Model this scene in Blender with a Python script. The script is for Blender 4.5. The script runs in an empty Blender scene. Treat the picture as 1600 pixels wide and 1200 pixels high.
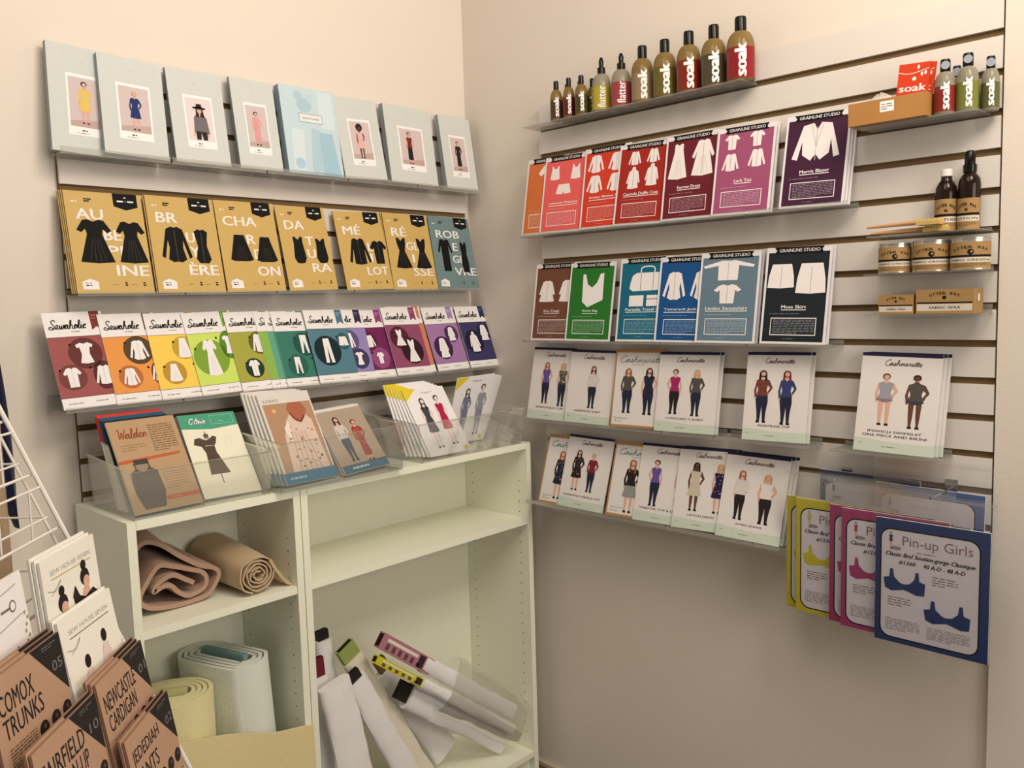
import bpy, bmesh, math, random
from mathutils import Vector, Matrix
random.seed(11)
SC = bpy.context.scene
COL = SC.collection
R = math.radians

# ------------------------------------------------------------------ camera, world, lights, exposure
cam_d = bpy.data.cameras.new('camera'); cam = bpy.data.objects.new('camera', cam_d); COL.objects.link(cam)
YAW, PIT, ROL = .80399, -.09597, -.028527
fw = Vector((math.sin(YAW)*math.cos(PIT), math.cos(YAW)*math.cos(PIT), math.sin(PIT)))
rt0 = Vector((math.cos(YAW), -math.sin(YAW), 0)); up0 = rt0.cross(fw)
rt = rt0*math.cos(ROL)+up0*math.sin(ROL); up = -rt0*math.sin(ROL)+up0*math.cos(ROL)
M = Matrix((rt, up, -fw)).transposed().to_4x4(); M.translation = (-1.93142, -2.03696, 1.48260)
cam.matrix_world = M
cam_d.sensor_width = 36; cam_d.sensor_fit = 'HORIZONTAL'; cam_d.lens = 1332.2/1600*36; cam_d.clip_start = .02
SC.camera = cam

w = bpy.data.worlds.new('world'); SC.world = w; w.use_nodes = True
bg = w.node_tree.nodes['Background']; bg.inputs[0].default_value = (1.0, .92, .80, 1); bg.inputs[1].default_value = .265

def area(name, loc, target, size, power, color, sy=None):
    l = bpy.data.lights.new(name, 'AREA'); l.shape = 'RECTANGLE'; l.size = size; l.size_y = sy or size; l.energy = power; l.color = color
    o = bpy.data.objects.new(name, l); COL.objects.link(o); o.location = loc
    o.rotation_euler = (Vector(target)-Vector(loc)).to_track_quat('-Z', 'Y').to_euler(); return o
area('ceiling_track_light', (-.74, -2.05, 2.70), (-.75, -.1, 1.3), .60, 22, (1, .86, .69))
area('overhead_fill', (-1.35, -1.40, 2.85), (-.6, -.2, 1.5), .9, 13.2, (1, .88, .73))  # added fill from overhead, lifts the upper walls; not a fixture of the room
area('shop_back_light', (-1.0, -3.4, 1.75), (-.75, 0, .9), 1.3, 23, (1, .90, .76), .9)
SC.view_settings.view_transform = 'Standard'; SC.view_settings.look = 'None'
SC.view_settings.exposure = 0.0; SC.view_settings.gamma = 1; SC.view_settings.use_curve_mapping = False

# ------------------------------------------------------------------ materials
def lin(c):
    c = c/255.; return c/12.92 if c <= .04045 else ((c+.055)/1.055)**2.4
WB = (1.03, .98, .865)
MATS = {}
def mat(rgb, rough=.6, kind='print', key=None, metal=0, alpha=1, noise=.03, scale=60):
    k = key or (tuple(rgb), rough, kind, metal, alpha, noise)
    if k in MATS: return MATS[k]
    m = bpy.data.materials.new('%s_%d_%d_%d' % (kind, *rgb)); m.use_nodes = True
    nt = m.node_tree; b = nt.nodes['Principled BSDF']
    c = [min(.9, lin(v)/WB[i]) for i, v in enumerate(rgb)]
    b.inputs['Roughness'].default_value = rough; b.inputs['Metallic'].default_value = metal
    b.inputs['Specular IOR Level'].default_value = .22
    if noise:
        tc = nt.nodes.new('ShaderNodeTexCoord'); n = nt.nodes.new('ShaderNodeTexNoise'); n.inputs['Scale'].default_value = scale
        n.inputs['Detail'].default_value = 3
        mx = nt.nodes.new('ShaderNodeMix'); mx.data_type = 'RGBA'
        mx.inputs['A'].default_value = (*[x*(1-noise) for x in c], 1); mx.inputs['B'].default_value = (*[min(1, x*(1+noise)) for x in c], 1)
        nt.links.new(tc.outputs['Object'], n.inputs['Vector']); nt.links.new(n.outputs['Fac'], mx.inputs['Factor'])
        nt.links.new(mx.outputs['Result'], b.inputs['Base Color'])
    else: b.inputs['Base Color'].default_value = (*c, 1)
    MATS[k] = m; return m
def clear(name, tint=(.95, .955, .94), refl=.13, haze=.12, hazecol=(.75, .76, .72), rough=.08):
    if name in MATS: return MATS[name]
    m = bpy.data.materials.new(name); m.use_nodes = True; nt = m.node_tree; nt.nodes.clear()
    out = nt.nodes.new('ShaderNodeOutputMaterial'); tr = nt.nodes.new('ShaderNodeBsdfTransparent'); tr.inputs[0].default_value = (*tint, 1)
    gl = nt.nodes.new('ShaderNodeBsdfGlossy'); gl.inputs['Roughness'].default_value = rough; gl.inputs[0].default_value = (1, 1, 1, 1)
    df = nt.nodes.new('ShaderNodeBsdfDiffuse'); df.inputs[0].default_value = (*hazecol, 1)
    n = nt.nodes.new('ShaderNodeTexNoise'); n.inputs['Scale'].default_value = 25
    mr = nt.nodes.new('ShaderNodeMapRange'); mr.inputs['To Min'].default_value = haze*.7; mr.inputs['To Max'].default_value = haze*1.3
    fr = nt.nodes.new('ShaderNodeFresnel'); fr.inputs[0].default_value = 1.45
    ml = nt.nodes.new('ShaderNodeMath'); ml.operation = 'MULTIPLY_ADD'; ml.inputs[1].default_value = .35; ml.inputs[2].default_value = refl*.12
    m1 = nt.nodes.new('ShaderNodeMixShader'); m2 = nt.nodes.new('ShaderNodeMixShader')
    L = nt.links.new
    L(n.outputs['Fac'], mr.inputs['Value']); L(mr.outputs[0], m1.inputs[0]); L(tr.outputs[0], m1.inputs[1]); L(df.outputs[0], m1.inputs[2])
    L(fr.outputs[0], ml.inputs[0]); L(ml.outputs[0], m2.inputs[0]); L(m1.outputs[0], m2.inputs[1]); L(gl.outputs[0], m2.inputs[2]); L(m2.outputs[0], out.inputs[0])
    MATS[name] = m; return m
def wallmat(rgb, name, bump=.15, scale=120, rough=.75):
    m = mat(rgb, rough, name, key=name, noise=.015, scale=6); nt = m.node_tree; b = nt.nodes['Principled BSDF']
    n = nt.nodes.new('ShaderNodeTexNoise'); n.inputs['Scale'].default_value = scale; bp = nt.nodes.new('ShaderNodeBump')
    bp.inputs['Strength'].default_value = bump; bp.inputs['Distance'].default_value = .002
    tc = nt.nodes.new('ShaderNodeTexCoord'); nt.links.new(tc.outputs['Object'], n.inputs['Vector'])
    nt.links.new(n.outputs['Fac'], bp.inputs['Height']); nt.links.new(bp.outputs[0], b.inputs['Normal']); return m
WHITE = mat((235, 227, 217)); BLACK = mat((15, 13, 12), .75); PAGE = mat((226, 219, 205)); GREY = mat((120, 112, 105)); SKIN = mat((214, 164, 138)); DSKIN = mat((98, 62, 46))
ACR = clear('clear_acrylic', haze=.2, hazecol=(.5, .49, .47)); BIN = clear('clear_bin_plastic', tint=(.97, .975, .96), haze=.06, hazecol=(.8, .8, .76)); BAGF = clear('clear_bag_front', tint=(.995, .995, .99), haze=.004, refl=.2, hazecol=(.8, .78, .76), rough=.2); BAG = clear('clear_bag_film', tint=(.985, .985, .98), haze=.03, refl=.9, hazecol=(.8, .78, .76), rough=.12)

# ------------------------------------------------------------------ mesh builder
EPS = .00013
_txt = {}
def text_mesh(s, bold, shear):
    k = (s, bold, shear)
    if k not in _txt:
        cu = bpy.data.curves.new('t', 'FONT'); cu.body = s; cu.size = 1; cu.offset = bold; cu.shear = shear; cu.resolution_u = 2
        o = bpy.data.objects.new('t', cu); me = bpy.data.meshes.new_from_object(o)
        vs = [(v.co.x, v.co.y) for v in me.vertices]; fs = [tuple(p.vertices) for p in me.polygons]
        bpy.data.objects.remove(o); bpy.data.curves.remove(cu); bpy.data.meshes.remove(me)
        # make every face point up
        fs2 = []
        for f in fs:
            a = sum(vs[f[i]][0]*vs[f[(i+1) % len(f)]][1]-vs[f[(i+1) % len(f)]][0]*vs[f[i]][1] for i in range(len(f)))
            fs2.append(f if a > 0 else f[::-1])
        _txt[k] = (vs, fs2)
    return _txt[k]

class MB:
    def __init__(s, W=1, H=1): s.v = []; s.f = []; s.m = []; s.mats = []; s.W = W; s.H = H; s.warp = None
    def mi(s, m):
        if m not in s.mats: s.mats.append(m)
        return s.mats.index(m)
    def add(s, vs, fs, m):
        b = len(s.v); s.v += [tuple(v) for v in vs]; i = s.mi(m)
        for f in fs: s.f.append(tuple(b+k for k in f)); s.m.append(i)
        return s
    def box(s, x0, x1, y0, y1, z0, z1, m, front=None, sides=None):
        vs = [(x, y, z) for x in (x0, x1) for y in (y0, y1) for z in (z0, z1)]
        F = [(0, 1, 3, 2), (4, 6, 7, 5), (0, 4, 5, 1), (2, 3, 7, 6), (0, 2, 6, 4), (1, 5, 7, 3)]
        b = len(s.v); s.v += vs
        for k, f in enumerate(F):
            mm = front if (k == 2 and front) else (sides if (k in (0, 1, 4, 5) and sides) else m)
            s.f.append(tuple(b+q for q in f)); s.m.append(s.mi(mm))
        return s
    # flat print in the local x,z plane, fractions of W,H, facing -y
    def poly(s, pts, m, L=1):
        P = [(x*s.W, y*s.H) for x, y in pts]
        a = sum(P[i][0]*P[(i+1) % len(P)][1]-P[(i+1) % len(P)][0]*P[i][1] for i in range(len(P)))
        if a < 0: P = P[::-1]
        return s.add([(x, -L*EPS, z) for x, z in P], [tuple(range(len(P)))], m)
    def rect(s, x0, y0, x1, y1, m, L=1): return s.poly([(x0, y0), (x1, y0), (x1, y1), (x0, y1)], m, L)
    def frame(s, x0, y0, x1, y1, t, m, L=2):
        ty = t*s.W/s.H
        s.rect(x0, y0, x1, y0+ty, m, L); s.rect(x0, y1-ty, x1, y1, m, L); s.rect(x0, y0+ty, x0+t, y1-ty, m, L); return s.rect(x1-t, y0+ty, x1, y1-ty, m, L)
    def circ(s, cx, cy, r, m, L=1, ry=None, n=28):   # r in units of W
        ry = r if ry is None else ry
        return s.poly([(cx+r*math.cos(2*math.pi*k/n), cy+ry*s.W/s.H*math.sin(2*math.pi*k/n)) for k in range(n)], m, L)
    def text(s, t, x0, y0, x1, y1, m, L=3, bold=0, shear=0, rot=0, keep=False):
        if bold:
            d = 1.6*bold*(y1-y0)*s.H/s.W*1.1
            for k, dx in enumerate((-d, d)): s.text(t, x0+dx, y0, x1+dx, y1, m, L+.3*(k+1), 0, shear, rot) if not rot else s.text(t, x0, y0+dx*.6, x1, y1+dx*.6, m, L+.3*(k+1), 0, shear, rot)
        vs, fs = text_mesh(t, 0, shear)
        if not vs: return s
        ax = min(v[0] for v in vs); bx = max(v[0] for v in vs); ay = min(v[1] for v in vs); by = max(v[1] for v in vs)
        out = []
        X0, X1, Y0, Y1 = x0*s.W, x1*s.W, y0*s.H, y1*s.H
        for x, y in vs:
            u = (x-ax)/(bx-ax+1e-9); v = (y-ay)/(by-ay+1e-9)
            if rot: u, v = 1-v, u
            out.append((X0+u*(X1-X0), -L*EPS, Y0+v*(Y1-Y0)))
        return s.add(out, fs, m)
    def lines(s, x0, y0, x1, y1, n, m, L=3, fill=.45, seed=0):      # small print too fine to read
        rr = random.Random(seed+n); h = (y1-y0)/n
        for k in range(n):
            y = y1-(k+.75)*h; x = x0; end = x1 if k < n-1 else x0+(x1-x0)*.6
            while x < end-.01:
                wd = min(rr.uniform(.03, .1), end-x); s.rect(x, y, x+wd, y+h*fill, m, L); x += wd+.014
        return s
    def ribbon(s, pts, wd, m, L=3):       # pts fractions; wd in W units
        P = [Vector((x*s.W, y*s.H)) for x, y in pts]
        Q = []
        for i in range(len(P)-1):
            p0 = P[max(i-1, 0)]; p1 = P[i]; p2 = P[i+1]; p3 = P[min(i+2, len(P)-1)]
            for k in range(4):
                t = k/4; Q.append(.5*((2*p1)+(p2-p0)*t+(2*p0-5*p1+4*p2-p3)*t*t+(3*p1-p0-3*p2+p3)*t**3))
        Q.append(P[-1]); hw = wd*s.W/2; vs = []
        for i, q in enumerate(Q):
            d = Q[min(i+1, len(Q)-1)]-Q[max(i-1, 0)]
            d = d.normalized() if d.length > 1e-9 else Vector((1, 0)); n = Vector((-d.y, d.x))
            vs += [(q.x+n.x*hw, -L*EPS, q.y+n.y*hw), (q.x-n.x*hw, -L*EPS, q.y-n.y*hw)]
        return s.add(vs, [(2*i+1, 2*i+3, 2*i+2, 2*i) for i in range(len(Q)-1)], m)
    def tube(s, pts, r, m, n=8, cap=True):
        P = [Vector(p) for p in pts]; b = len(s.v); k = s.mi(m); up = Vector((0, 0, 1))
        for i, p in enumerate(P):
            d = (P[min(i+1, len(P)-1)]-P[max(i-1, 0)]).normalized(); a = d.cross(up)
            if a.length < .05: a = d.cross(Vector((0, 1, 0)))
            a.normalize(); c = a.cross(d)
            rr = r[i] if isinstance(r, (list, tuple)) else r
            for q in range(n):
                t = 2*math.pi*q/n; s.v.append(tuple(p+rr*(a*math.cos(t)+c*math.sin(t))))
        for i in range(len(P)-1):
            for q in range(n):
                s.f.append((b+i*n+q, b+i*n+(q+1) % n, b+(i+1)*n+(q+1) % n, b+(i+1)*n+q)); s.m.append(k)
        if cap:
            s.f.append(tuple(b+q for q in range(n))[::-1]); s.m.append(k)
            s.f.append(tuple(b+(len(P)-1)*n+q for q in range(n))); s.m.append(k)
        return s
    def lathe(s, prof, m, n=28, c=(0, 0)):
        b = len(s.v); k = s.mi(m)
        for r, z in prof:
            for q in range(n):
                t = 2*math.pi*q/n; s.v.append((c[0]+r*math.cos(t), c[1]+r*math.sin(t), z))
        for i in range(len(prof)-1):
            for q in range(n):
                s.f.append((b+i*n+q, b+i*n+(q+1) % n, b+(i+1)*n+(q+1) % n, b+(i+1)*n+q)); s.m.append(k)
        for i, flip in ((0, True), (len(prof)-1, False)):
            if prof[i][0] > 1e-5:
                f = tuple(b+i*n+q for q in range(n)); s.f.append(f[::-1] if flip else f); s.m.append(k)
        return s
    def build(s, name, parent=None, smooth=False):
        me = bpy.data.meshes.new(name)
        me.from_pydata(s.v, [], s.f)
        for m in s.mats: me.materials.append(m)
        me.polygons.foreach_set('material_index', s.m); me.update()
        if s.warp:      # cut into narrow strips so that flat lettering follows the round surface
            bm = bmesh.new(); bm.from_mesh(me); xs = [v.co.x for v in bm.verts]; x = min(xs)+.0012
            while x < max(xs):
                bmesh.ops.bisect_plane(bm, geom=bm.verts[:]+bm.edges[:]+bm.faces[:], plane_co=(x, 0, 0), plane_no=(1, 0, 0), dist=1e-6); x += .0022
            for v in bm.verts: v.co = s.warp(v.co)
            bm.to_mesh(me); bm.free(); me.update()
        if smooth:
            me.polygons.foreach_set('use_smooth', [True]*len(me.polygons))
            try: me.set_sharp_from_angle(angle=R(40))
            except Exception: pass
        o = bpy.data.objects.new(name, me); COL.objects.link(o)
        if parent: o.parent = parent
        return o

def tag(o, label=None, cat=None, group=None, kind=None):
    if label: o['label'] = label
    if cat: o['category'] = cat
    if group: o['group'] = group
    if kind: o['kind'] = kind
    return o
def thing(name, label, cat, group=None, loc=(0, 0, 0)):
    o = bpy.data.objects.new(name, None); o.empty_display_size = .03; COL.objects.link(o); o.location = loc
    return tag(o, label, cat, group)
def dup(root, label):
    r = root.copy(); COL.objects.link(r); r['label'] = label
    for ch in list(root.children):
        c = ch.copy(); COL.objects.link(c); c.parent = r
        for g in ch.children:
            e = g.copy(); COL.objects.link(e); e.parent = c
    return r
def struct(o): o['kind'] = 'structure'; return o
WALL = {'L': Matrix.Identity(4), 'R': Matrix.Rotation(R(-90), 4, 'Z')}
def pose(o, side, a, d, z, lean=0, roll=0, yaw=0):
    o.matrix_world = WALL[side] @ Matrix.Translation((a, -d, z)) @ Matrix.Rotation(R(yaw), 4, 'Z') @ Matrix.Rotation(-R(lean), 4, 'X') @ Matrix.Rotation(-R(roll), 4, 'Y')

# ------------------------------------------------------------------ room shell
WM = wallmat((226, 212, 192), 'painted_wall'); WM2 = wallmat((222, 208, 188), 'painted_wall_right')
struct(MB().box(-2.6, .12, 0, .12, 0, 3.0, WM).build('wall_left'))
struct(MB().box(0, .12, -2.4, 0, 0, 3.0, WM2).build('wall_right'))
FL = wallmat((92, 74, 58), 'floor_covering', .3, 40)
struct(MB().box(-2.6, .12, -2.6, .12, -.05, 0, FL).build('floor'))
struct(MB().box(-.012, 0, -2.4, -.012, 0, .012, mat((196, 180, 152), .5)).build('baseboard_right'))
struct(MB().box(-2.6, 0, -.012, 0, 0, .012, mat((196, 180, 152), .5)).build('baseboard_left'))
# pier beside the right panel, flush with the panel face
struct(MB().box(-.0195, 0, -2.4, -1.553, .0, 3.0, WM2).build('trim_1'))

# slatwall panels: boards with T-slots between them
PAN = wallmat((218, 207, 192), 'slatwall_laminate', .03, 30, .45); SLOT = mat((112, 88, 56), .8, 'raw_fibreboard', noise=.12)
def slatwall(side, a0, a1, z0, z1, zg, label, n=18):
    mb = MB(); g = .0145; zs = [zg-k*.0762 for k in range(-6, n+6) if z0+.01 < zg-k*.0762 < z1-.01]; zs = sorted(zs)
    mb.box(a0, a1, -.010, -.0005, z0, z1, SLOT)
    lo = z0
    for z in zs+[None]:
        hi = z-g/2 if z else z1
        mb.box(a0, a1, -.018, -.0102, lo, hi, PAN)
        # lip behind the slot
        lo = (z+g/2) if z else 0
    o = mb.build('slatwall_panel'); pose(o, side, 0, 0, 0); tag(o, label, 'display panel'); return zs
slatwall('L', -1.2408, -.0235, .845, 2.064, 1.761, 'white slatted wall panel holding three shelf rows above the bookcases')
slatwall('R', .3325, 1.5493, .845, 2.051, 1.9805, 'white slatted wall panel with bottles on its top shelf, on the right wall')
# ------------------------------------------------------------------ garment outlines (half, right side, top to bottom)
G = {
 'tee': [(0, .93), (.14, 1), (.3, .95), (.5, .70), (.38, .60), (.28, .70), (.25, 0), (0, 0)],
 'cap': [(0, .95), (.2, 1), (.44, .90), (.38, .76), (.25, .78), (.2, .45), (.34, .04), (0, 0)],
 'longs': [(0, .93), (.14, 1), (.26, .95), (.5, .12), (.39, .07), (.25, .6), (.27, .04), (0, 0)],
 'shirt': [(0, .97), (.1, 1), (.27, .93), (.5, .16), (.40, .10), (.25, .62), (.22, .4), (.3, .08), (.14, 0), (0, .02)],
 'sleeveless_shirt': [(0, .97), (.12, 1), (.3, .92), (.24, .7), (.2, .5), (.33, .12), (.2, 0), (0, .0)],
 'dress': [(0, .9), (.12, 1), (.24, 1), (.22, .8), (.14, .58), (.42, .03), (0, 0)],
 'sdress': [(0, .95), (.15, 1), (.28, .98), (.46, .75), (.34, .7), (.23, .78), (.2, .66), (.45, .03), (0, 0)],
 'aline': [(0, .95), (.12, 1), (.22, .98), (.22, .8), (.48, .04), (0, 0)],
 'alinels': [(0, .97), (.12, 1), (.24, .97), (.48, .55), (.38, .5), (.26, .7), (.46, .04), (0, 0)],
 'sheath': [(0, .94), (.1, 1), (.24, .97), (.4, .6), (.33, .56), (.2, .8), (.2, 0), (0, 0)],
 'sheath0': [(0, .9), (.1, 1), (.2, 1), (.22, .8), (.17, .6), (.24, .3), (.2, 0), (0, 0)],
 'skirt': [(0, 1), (.22, 1), (.3, .7), (.5, .06), (.3, 0), (0, 0)],
 'sk2': [(0, 1), (.34, 1), (.44, .5), (.47, .03), (0, 0)],
 'pants': [(0, 1), (.3, 1), (.44, 0), (.12, 0), (0, .7)],
 'leg': [(0, 1), (.26, 1), (.26, .8), (.3, 0), (.16, 0), (0, .7)],
 'tank': [(0, .80), (.12, .84), (.18, 1), (.3, 1), (.28, .8), (.38, .05), (0, 0)],
 'dtank': [(0, .88), (.2, 1), (.32, .98), (.3, .78), (.4, .2), (.25, .02), (0, 0)],
 'shorts': [(0, 1), (.36, 1), (.5, .08), (.06, 0), (0, .3)],
 'hood': [(0, 1), (.1, .98), (.14, .85), (.3, .78), (.46, .28), (.36, .24), (.26, .58), (.36, .02), (0, 0)],
 'coat': [(0, .97), (.1, 1), (.26, .92), (.44, .36), (.34, .32), (.24, .6), (.42, .02), (0, 0)],
 'raglan': [(0, .97), (.12, 1), (.5, .74), (.47, .62), (.2, .74), (.19, 0), (0, 0)],
 'blazer': [(0, .82), (.08, 1), (.3, .95), (.5, .12), (.38, .08), (.3, .55), (.28, .2), (.1, .04), (0, .2)],
}
def garment(mb, kind, cx, cy, wd, ht, m, L=4, skew=0, detail=None):
    h = G[kind]; pts = h+[(-x, y) for x, y in reversed(h) if x > 0]
    mb.poly([(cx+x*wd+skew*(y-.5)*wd, cy+(y-.5)*ht) for x, y in pts], m, L)
    if detail:
        if kind in ('shirt', 'longs', 'coat', 'hood', 'blazer', 'raglan', 'tee', 'sleeveless_shirt', 'alinels', 'sk2'): mb.rect(cx-.006, cy-ht*.46, cx+.004, cy+ht*.4, detail, L+1)
        if kind in ('skirt', 'dress', 'sdress', 'aline', 'alinels'):
            for k in (-.12, -.04, .05, .13): mb.poly([(cx+k*wd*1.6, cy-ht*.45), (cx+k*wd*1.6+.004, cy-ht*.45), (cx+k*wd*.7+.004, cy+ht*.05), (cx+k*wd*.7, cy+ht*.05)], detail, L+1)
        if kind == 'blazer':
            mb.ribbon([(cx-.12*wd, cy+.45*ht), (cx, cy-.1*ht)], .008, detail, L+1); mb.ribbon([(cx+.12*wd, cy+.45*ht), (cx, cy-.1*ht)], .008, detail, L+1)

# printed people: flat figures on the covers.  h = height as fraction of H, feet at y
WIDE = 1.0
def figure(mb, cx, y, h, hair, top, bot, skin=SKIN, style='pants', hairlen=.1, flip=1, arm=None, sleeve=True, L=4, wide=1.0, hat=False, shoes=None, crop=0, pattern=None):
    k = h*mb.H/mb.W; wide *= WIDE; hk = k*1.12*min(1.25, wide)
    def P(pts): return [(cx+flip*x*k*wide, y+yy*h) for x, yy in pts]
    arm = arm or top; sh = shoes or mat((30, 26, 25))
    if style == 'pants':
        mb.poly(P([(-.075, .5), (-.085, .42), (-.06, .2), (-.05, .04), (-.015, .04), (0, .25), (.005, .42), (.005, .5)]), bot, L)
        mb.poly(P([(-.005, .5), (.08, .5), (.085, .4), (.065, .2), (.06, .04), (.025, .04), (.01, .25), (-.005, .42)]), bot, L+.4)
        for s in (-.04, .045): mb.poly(P([(s-.022, .045), (s+.02, .045), (s+.03, 0), (s-.02, 0)]), sh, L)
    else:
        top_y = {'dress': .3, 'long': .12, 'swim': .47, 'skirt': .28}.get(style, .3)
        for s in (-.04, .04):
            mb.poly(P([(s-.032, .5), (s+.032, .5), (s+.022, .2), (s+.012, .03), (s-.012, .03), (s-.022, .2)]), skin, L)
            mb.poly(P([(s-.02, .04), (s+.02, .04), (s+.025, 0), (s-.02, 0)]), sh, L+1)
        if style == 'swim': mb.poly(P([(-.075, .56), (.075, .56), (.09, .48), (.03, .44), (-.03, .44), (-.09, .48)]), bot, L+1)
        else:
            fl = .11 if style != 'long' else .08
            mb.poly(P([(-.06, .62), (.06, .62), (fl, top_y+.02), (fl*.5, top_y), (-fl*.6, top_y), (-fl, top_y+.02)]), bot, L+1)
    a = arm if sleeve else skin
    mb.poly(P([(-.085, .80), (-.06, .78), (-.085, .62), (-.075, .5), (-.1, .47), (-.115, .6)]), a, L)
    mb.poly(P([(.06, .80), (.09, .80), (.14, .66), (.09, .55), (.07, .57), (.105, .66), (.065, .72)]), a, L)
    mb.poly(P([(-.102, .5), (-.073, .5), (-.08, .44), (-.1, .44)]), skin, L)
    mb.circ(cx+flip*.088*k*wide, y+.55*h, .012*k*wide, skin, L+1, n=8)
    mb.poly(P([(-.03, .83), (.03, .83), (.088, .80), (.07, .70), (.058, .62), (.085, .5), (-.08, .5), (-.058, .62), (-.07, .70), (-.085, .80)]), top, L+2)
    if pattern:
        rr = random.Random(5)
        for _ in range(14): mb.circ(cx+rr.uniform(-.06, .06)*k*wide, y+rr.uniform(.52 if style == 'pants' else .34, .78)*h, .011*k, pattern, L+3, n=7)
    mb.poly(P([(-.02, .86), (.02, .86), (.032, .825), (0, .79), (-.032, .825)]), skin, L+3)
    if hairlen: mb.poly(P([(-.05, .94), (.05, .94), (.06, .90-hairlen), (.03, .9-hairlen*1.1), (.03, .86), (-.03, .86), (-.03, .9-hairlen), (-.058, .91-hairlen)]), hair, L+4)
    mb.circ(cx, y+.93*h, .05*hk, hair, L+4, ry=.058*k, n=16)
    mb.circ(cx+flip*.004*k, y+.918*h, .034*hk, skin, L+5, ry=.043*k, n=14)
    if hat:
        mb.circ(cx, y+.965*h, .1*k, hair, L+6, ry=.022*k, n=16); mb.poly(P([(-.05, .97), (.05, .97), (.045, 1.03), (-.045, 1.03)]), hair, L+6)

# ------------------------------------------------------------------ cursive lettering
GL = {
 'a': ([(.1, .1), (.5, .75), (.8, .85), (.45, 1), (.1, .5), (.4, 0), (.75, .5), (.85, .95), (.82, .2), (.95, 0)], 1.05),
 'c': ([(.1, .1), (.4, .6), (.75, .85), (.45, 1), (.1, .5), (.4, 0), (.75, .15)], .85),
 'd': ([(.1, .1), (.5, .75), (.75, .85), (.45, 1), (.1, .5), (.4, 0), (.75, .6), (.95, 2.1), (.8, .3), (.95, 0)], 1.05),
 'e': ([(.05, .2), (.5, .5), (.6, .85), (.35, 1), (.12, .5), (.4, 0), (.7, .15)], .8),
 'h': ([(.05, .1), (.4, 1.2), (.45, 2.1), (.25, 1.8), (.15, .02), (.25, .6), (.5, 1), (.68, .7), (.7, .1), (.85, .02)], .95),
 'i': ([(.05, .1), (.28, 1), (.28, .15), (.45, 0)], .5),
 'l': ([(.05, .1), (.4, 1.2), (.45, 2.05), (.22, 1.8), (.2, .3), (.4, 0)], .5),
 'm': ([(.05, .1), (.18, .95), (.2, .03), (.28, .6), (.45, 1), (.56, .7), (.57, .03), (.65, .6), (.82, 1), (.93, .7), (.95, .1), (1.1, .03)], 1.15),
 'n': ([(.05, .1), (.18, .95), (.2, .03), (.28, .6), (.5, 1), (.65, .7), (.68, .1), (.8, .03)], .85),
 'o': ([(.1, .1), (.5, 1), (.15, .6), (.35, 0), (.7, .45), (.5, .95), (.85, .8)], .85),
 'r': ([(.05, .1), (.22, 1.1), (.28, .85), (.55, .92), (.5, .2), (.68, .03)], .75),
 's': ([(.05, .1), (.38, 1.1), (.42, .6), (.48, .2), (.22, 0), (.12, .15), (.6, .05)], .65),
 't': ([(.05, .1), (.32, 1.7), (.28, .3), (.45, 0)], .5),
 'w': ([(.05, .2), (.15, .95), (.2, .15), (.4, .05), (.55, .9), (.6, .15), (.8, .05), (.95, .9), (1.1, .85)], 1.0),
 'S': ([(1.0, 1.8), (.7, 2.3), (.2, 1.9), (.5, 1.2), (.85, .6), (.4, -.1), (-.25, .2), (0, .6), (.7, .2), (1.0, .1)], 1.0),
 'C': ([(1.1, 1.8), (.95, 2.3), (.35, 1.9), (.0, .9), (.3, 0), (.85, .05), (1.1, .3)], 1.05),
 'W': ([(-.1, 1.9), (.15, 2.0), (.3, 0), (.75, 1.5), (.9, 0), (1.4, 2.1)], 1.25),
}
def script(mb, word, x0, y0, x1, xh, m, wd=.012, L=4, slope=.25):
    segs = []; cur = []; x = 0; extra = []
    for ch in word:
        g, adv = GL[ch]
        if ch in 'WSC' and cur: segs.append(cur); cur = []
        cur += [(x+px, py) for px, py in g]
        if ch == 'i': extra.append([(x+.33, 1.35), (x+.4, 1.5)])
        if ch == 't': extra.append([(x, 1.15), (x+.6, 1.25)])
        if ch == 'W': segs.append(cur); cur = []
        x += adv
    if cur: segs.append(cur)
    k = (x1-x0)/x
    for sg in segs+extra: mb.ribbon([(x0+px*k+slope*py*k*.6, y0+py*xh) for px, py in sg], wd, m, L)

# ------------------------------------------------------------------ sewing pattern bodies
def env(W, H, t, name, label, cat, front, group=None, side=None, back=None):
    root = thing(name, label, cat, group)
    b = MB(W, H); b.box(0, W, 0, t, 0, H, back or front, front=front, sides=side or PAGE)
    return root, b, MB(W, H), MB(W, H)
def finish(root, b, pic=None, head=None, names=('envelope', 'cover_picture', 'title_banner')):
    b.build(names[0], root)
    if pic and pic.f: pic.build(names[1], root)
    if head and head.f: head.build(names[2], root)
    return root
ORD = ['', 'second ', 'third ', 'fourth ', 'fifth ']
def stack(root, side, a, d, z, lean, roll, yaw, n, step, desc, ja=0, group=None):
    """the piece itself and n more tucked behind it"""
    pose(root, side, a, d, z, lean, roll, yaw)
    sd = desc.split(',')[0]
    for k in range(1, n+1):
        r = dup(root, '%s copy behind the %s' % (['first', 'second', 'third'][k-1], sd)) if n > 1 else dup(root, 'copy tucked behind the %s' % sd)
        r['group'] = group or 'spare copies behind the front patterns'
        pose(r, side, a+k*ja, d-k*step/math.cos(R(lean)), z, lean, roll*.8, yaw)

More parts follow.
